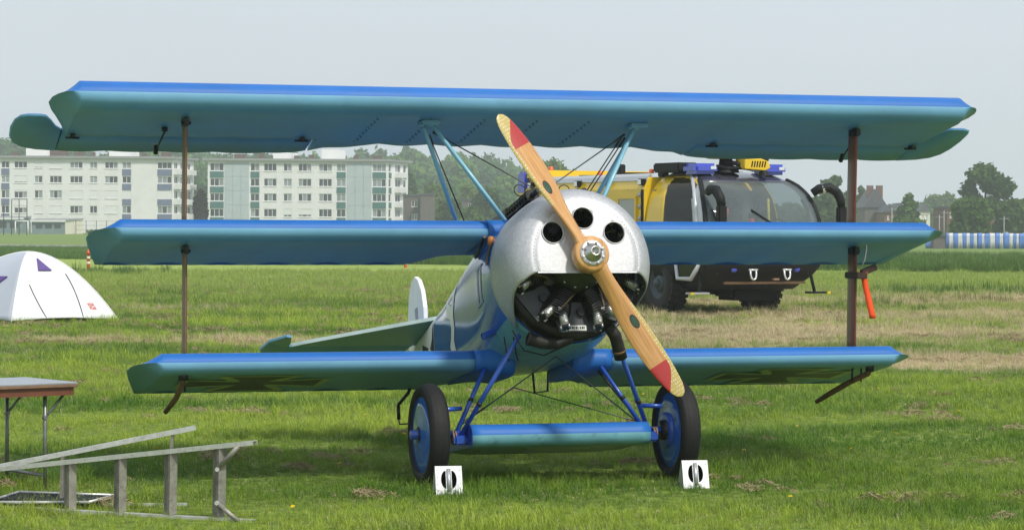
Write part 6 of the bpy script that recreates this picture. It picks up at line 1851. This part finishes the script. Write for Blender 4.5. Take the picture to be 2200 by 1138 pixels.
bm = B(); tube(bm, [B_ - tc + Vector((0, 0, .10)), B_ - tc + Vector((.22, -.06, .0))], .008, 5); obj('guy_line', bm, M['tent_dark'], t)

# ------------------------------------------------------------------ orange and white marker posts
M['post_orange'] = mat('orange_plastic', (.72, .10, .02), .5, var=.06); M['post_white'] = mat('white_reflective', (.78, .74, .66), .4, var=.05)
def marker(label, u, v_base, v_top, Y):
    b0 = at(u, v_base, Y=Y); h = at(u, v_top, Y=Y).z
    t = thing('marker_post', label, 'post', (b0.x, Y, 0), 0, 'orange marker posts'); r_ = 3.6 * Y / F_PX
    bm = B(); lathe(bm, [(0, 0), (r_, 0), (r_ * 1.02, .02), (r_, h * .80), (r_ * 1.15, h * .80), (r_ * 1.15, h * .83), (r_ * .25, h), (0, h)], 16); o = obj('body', bm, M['post_orange'], t)
    for f0, f1 in ((.36, .46), (.58, .68)):
        bm = B(); lathe(bm, [(r_ * 1.035, h * f0), (r_ * 1.05, h * f0 + .005), (r_ * 1.05, h * f1 - .005), (r_ * 1.035, h * f1)], 16); obj('white_band', bm, M['post_white'], o)
    return t
marker('orange and white banded marker post right of the tent', 190, 588, 534, 108)
marker('short orange marker post seen under the middle wing by the fuselage', 871, 578, 556, 124)

# ------------------------------------------------------------------ folding table
M['table_top'] = mat('grey_laminate', (.30, .33, .36), .35, var=.08, scale=5); M['table_wood'] = mat('red_brown_apron', (.16, .055, .028), .5, var=.2, scale=6); M['table_edge'] = mat('brown_edge', (.22, .13, .08), .5, var=.2, scale=20)
M['grey_tube'] = mat('grey_steel_tube', (.24, .25, .26), .42, .6, var=.2, scale=20)
Rc = at(167, 820, z=.745)
d1 = Vector((-.62, .785, 0)).normalized(); d2 = Vector((-.785, -.62, 0)).normalized()
t = thing('folding_table', 'grey-topped folding table with red-brown apron at the left edge', 'table', (Rc.x, Rc.y, 0))
TP = lambda a, b, z: d1 * a + d2 * b + Vector((0, 0, z))
def slab(bm, a0, a1, b0, b1, z0, z1):
    vs = [bm.verts.new(TP(a, b, z)) for a in (a0, a1) for b in (b0, b1) for z in (z0, z1)]
    for q in ((0, 1, 3, 2), (4, 6, 7, 5), (0, 4, 5, 1), (2, 3, 7, 6), (0, 2, 6, 4), (1, 5, 7, 3)): face(bm, [vs[i] for i in q])
bm = B(); slab(bm, 0, .76, 0, 1.8, .733, .745); obj('top', bm, M['table_top'], t, bevel=.003)
bm = B(); slab(bm, -.003, .763, -.003, 1.803, .712, .7325); obj('top_edge', bm, M['table_edge'], t, bevel=.003)
for q in ((.02, .74, .02, .045), (.02, .74, 1.755, 1.78), (.02, .045, .047, 1.753), (.715, .74, .047, 1.753)):
    bm = B(); slab(bm, *q, .655, .711); obj('apron', bm, M['table_wood'], t)
for bb in (.20, 1.6):
    for aa in (.10, .66):
        bm = B(); tube(bm, [TP(aa, bb, .711), TP(aa, bb, 0)], .0135, 10); lg = obj('leg', bm, M['grey_tube'], t)
        sgn = -1 if bb < .8 else 1
        bm = B(); tube(bm, [TP(aa, bb, .50), TP(aa, bb + sgn * .15, .66)], .010, 8); br = obj('brace', bm, M['grey_tube'], lg)
        bm = B(); tube(bm, [TP(aa - .018, bb, .50), TP(aa + .018, bb, .50)], .016, 8); obj('pivot', bm, M['grey_tube'], lg)
    bm = B(); tube(bm, [TP(.10, bb, .10), TP(.66, bb, .10)], .011, 8); obj('stretcher', bm, M['grey_tube'], t)

# ------------------------------------------------------------------ double ladder lying on its side
M['ladder'] = mat('weathered_ladder_aluminium', (.58, .58, .55), .42, .45, var=.15, scale=10, dirt=(.26, .23, .18), dirt_amt=.6)
M['tread'] = mat('dark_ladder_tread', (.30, .285, .25), .5, .4, var=.3, scale=14, dirt=(.13, .11, .085), dirt_amt=.8)  # treads and braces toned darker and browner than the rails
lt = thing('step_ladder', 'aluminium double ladder lying open on its side in the grass', 'ladder', (-2.6, 16.5, 0))
LP = Vector((-2.6, 16.5, 0))
def channel(par, name, p, q, w, h, m, up=Vector((0, 0, 1))):
    """open channel section rail from p to q: web and two lips"""
    d = (q - p).normalized(); s = d.cross(up).normalized(); u_ = s.cross(d).normalized()
    bm = B()
    def plate(o0, o1, e0, e1):
        vs = [bm.verts.new(b + s * x + u_ * y) for b in (p, q) for x in (o0, o1) for y in (e0, e1)]
        for f in ((0, 1, 3, 2), (4, 6, 7, 5), (0, 4, 5, 1), (2, 3, 7, 6), (0, 2, 6, 4), (1, 5, 7, 3)): face(bm, [vs[i] for i in f])
    pts = [(-w / 2, -h / 2), (w / 2, -h / 2), (w / 2, h / 2), (-w / 2, h / 2)]
    inn = [(-w / 2 + .004, -h / 2 + .004), (w / 2 - .004, -h / 2 + .004)]
    poly = [(-w / 2, h / 2), (-w / 2, -h / 2), (-w / 2 + .005, -h / 2), (-w / 2 + .005, h / 2 - .005), (w / 2 - .005, h / 2 - .005), (w / 2 - .005, -h / 2), (w / 2, -h / 2), (w / 2, h / 2)]
    A = [bm.verts.new(p + s * x + u_ * y) for x, y in poly]; C = [bm.verts.new(q + s * x + u_ * y) for x, y in poly]
    face(bm, A); face(bm, C)
    for i in range(8): face(bm, [A[i], A[(i + 1) % 8], C[(i + 1) % 8], C[i]])
    return obj(name, bm, M[m], par)
fr_r_t = at(548, 950, Y=16.15) - LP; fr_r_b = at(545, 1119, Y=16.15) - LP; fr_r_b.z = .0
fr_l_t = at(-60, 1013, Y=16.9) - LP; fr_l_b = at(-60, 1096, Y=16.9) - LP; fr_l_b.z = .01
channel(lt, 'rail', fr_l_t, fr_r_t, .062, .028, 'ladder'); channel(lt, 'rail', fr_l_b, fr_r_b, .062, .028, 'ladder')
def tread(top, bot, wdt, dpt, mats):
    d = (bot - top).normalized()
    ax = (fr_r_t - fr_l_t).normalized(); pr = d.cross(ax).normalized()
    bm = B()
    # U-section step: tread face plus two flanges, ribs along it
    prof_ = [(0, 0), (dpt, 0), (dpt, .05), (dpt - .004, .05), (dpt - .004, .005), (.004, .005), (.004, .05), (0, .05)]
    rot_ = Matrix.Rotation(R(-50), 3, d)
    A, C = [], []
    for a, b in prof_:
        o_ = rot_ @ (pr * (a - dpt / 2) + ax * b)
        A.append(bm.verts.new(top + o_)); C.append(bm.verts.new(bot + o_))
    face(bm, A); face(bm, C)
    for i in range(8): face(bm, [A[i], A[(i + 1) % 8], C[(i + 1) % 8], C[i]])
    for j in range(1, 5):
        a = dpt * j / 5
        q0 = [rot_ @ (pr * (a + e - dpt / 2) + ax * f) for e, f in ((-.003, 0), (.003, 0), (.003, -.004), (-.003, -.004))]
        v0 = [bm.verts.new(top + x) for x in q0]; v1 = [bm.verts.new(bot + x) for x in q0]
        for i in range(4): face(bm, [v0[i], v0[(i + 1) % 4], v1[(i + 1) % 4], v1[i]])
    return obj('tread', bm, M['tread'], lt)
for fq in (.345, .523, .70, .868):
    top = fr_l_t.lerp(fr_r_t, fq) - Vector((0, 0, .012)); bot = fr_l_b.lerp(fr_r_b, fq); bot.z = .02
    tread(top, bot, .05, .095, None)
# end braces
e_t = fr_l_t.lerp(fr_r_t, .865); e_b = fr_l_b.lerp(fr_r_b, .865)
for p_, q_ in ((e_t.lerp(e_b, .30) + Vector((.02, -.04, 0)), fr_l_t.lerp(fr_r_t, .945) + Vector((0, -.035, -.01))), (e_t.lerp(e_b, .76) + Vector((.02, -.04, 0)), fr_l_b.lerp(fr_r_b, .95) + Vector((0, -.03, .0)))):
    bm = B(); tube(bm, [p_, q_], .016, 6, flat=((0, 1, 0), 3.0) if False else None); b_ = obj('brace', bm, M['tread'], lt)
    bm = B(); tube(bm, [p_ + Vector((0, -.02, 0)), p_ + Vector((0, .02, 0))], .014, 8); obj('rivet', bm, M['alu_dull'], b_)
# second leg frame, spread out behind
bk_r_t = at(420, 918, Y=17.05) - LP; bk_r_b = at(402, 1083, Y=17.1) - LP; bk_r_b.z = .0
bk_l_t = at(-45, 1010, Y=17.0) - LP; bk_l_b = at(-40, 1094, Y=17.0) - LP; bk_l_b.z = .0
channel(lt, 'rail', bk_l_t, bk_r_t, .055, .030, 'alu_dull'); channel(lt, 'rail', bk_l_b, bk_r_b, .055, .030, 'alu_dull')
for fq in (.895,):
    a_ = bk_l_t.lerp(bk_r_t, fq); b_ = bk_l_b.lerp(bk_r_b, fq); channel(lt, 'cross_bar', a_ - Vector((0, 0, .01)), b_, .04, .02, 'tread', up=Vector((1, 0, 0)))
a_ = bk_l_t.lerp(bk_r_t, .39); b_ = bk_l_b.lerp(bk_r_b, .39); channel(lt, 'cross_bar', a_ - Vector((0, 0, .01)), b_, .10, .02, 'tread', up=Vector((1, 0, 0)))

# ------------------------------------------------------------------ dark board in an aluminium frame, flat in the grass
M['board'] = mat('dark_grey_board', (.028, .032, .038), .8, var=.2, scale=6, spec=.1)
t = thing('folded_panel', 'dark grey board with aluminium edge lying flat under the ladder', 'panel', (0, 0, 0))
q = [at(-30, 1078, z=.05), at(40, 1056, z=.06), at(247, 1063, z=.06), at(190, 1078, z=.05)]
ctr = sum(q, Vector()) / 4; ctr.z = 0; t.location = ctr
q = [p - ctr for p in q]
bm = B(); v = [bm.verts.new(p) for p in q]; w = [bm.verts.new(p - Vector((0, 0, .025))) for p in q]; face(bm, v); face(bm, w)
for i in range(4): face(bm, [v[i], v[(i + 1) % 4], w[(i + 1) % 4], w[i]])
obj('board', bm, M['board'], t)
for i in range(4):
    bm = B(); tube(bm, [q[i] + Vector((0, 0, .0)), q[(i + 1) % 4] + Vector((0, 0, .0))], .010, 8); obj('edge_tube', bm, M['alu_dull'], t)

# ------------------------------------------------------------------ dandelions
M['dandelion'] = mat('dandelion_yellow', (.85, .66, .015), .7, var=.1); M['stem'] = mat('flower_stem', (.10, .17, .04), .7)
fb = B()
for k, (rad, zz, np_) in enumerate(((.022, 0, 14), (.017, .004, 12), (.010, .008, 8))):
    for j in range(np_):
        a = 2 * pi * j / np_ + k; w_ = .004
        c_ = Vector((cos(a), sin(a), 0)); s_ = Vector((-sin(a), cos(a), 0)) * w_
        face(fb, [fb.verts.new(Vector((0, 0, .10 + zz * .4)) - s_ * .3), fb.verts.new(Vector((0, 0, .10 + zz * .4)) + s_ * .3), fb.verts.new(c_ * rad + s_ + Vector((0, 0, .104 + zz))), fb.verts.new(c_ * rad - s_ + Vector((0, 0, .104 + zz)))])
d0 = thing('dandelion', 'small yellow dandelion flower in the short grass', 'flower', (0, 0, 0), 0, 'dandelions')
obj('flower_head', fb, M['dandelion'], d0, normals=False)
bm = B(); tube(bm, [(0, 0, 0), (.004, 0, .05), (0, 0, .102)], .0022, 5); obj('stem', bm, M['stem'], d0)
spots = ((372, 874), (1918, 953), (1886, 848), (2000, 838), (2112, 852), (866, 950), (735, 1016), (1388, 860), (634, 1106), (466, 942), (790, 905), (1712, 930), (1836, 985), (338, 985), (1700, 1085), (832, 866), (1602, 985), (2060, 905))
for i, (u, v) in enumerate(spots):
    o = d0 if i == 0 else copy_tree(d0)
    p_ = at(u, v, z=.0); o.location = (p_.x, p_.y, 0); o.rotation_euler = (random.uniform(-.5, .1), random.uniform(-.3, .3), random.uniform(0, 6)); s_ = random.uniform(.6, 1.0); o.scale = (s_, s_, s_)

# ================================================================== haze over the valley
hz = bpy.data.materials.new('summer_haze'); hz.use_nodes = True
n, l = hz.node_tree.nodes, hz.node_tree.links
n.clear(); out = n.new('ShaderNodeOutputMaterial'); pv = n.new('ShaderNodeVolumePrincipled')
pv.inputs['Color'].default_value = (.90, .95, 1.0, 1); pv.inputs['Density'].default_value = 0.0005; pv.inputs['Anisotropy'].default_value = .2
l.new(pv.outputs[0], out.inputs['Volume'])
bm = B(); bx(bm, -760, 760, -62, 1500, -1.2, 48)
o = obj('haze', bm, hz); o['kind'] = 'stuff'; o['label'] = 'thin pale haze over the field and town'
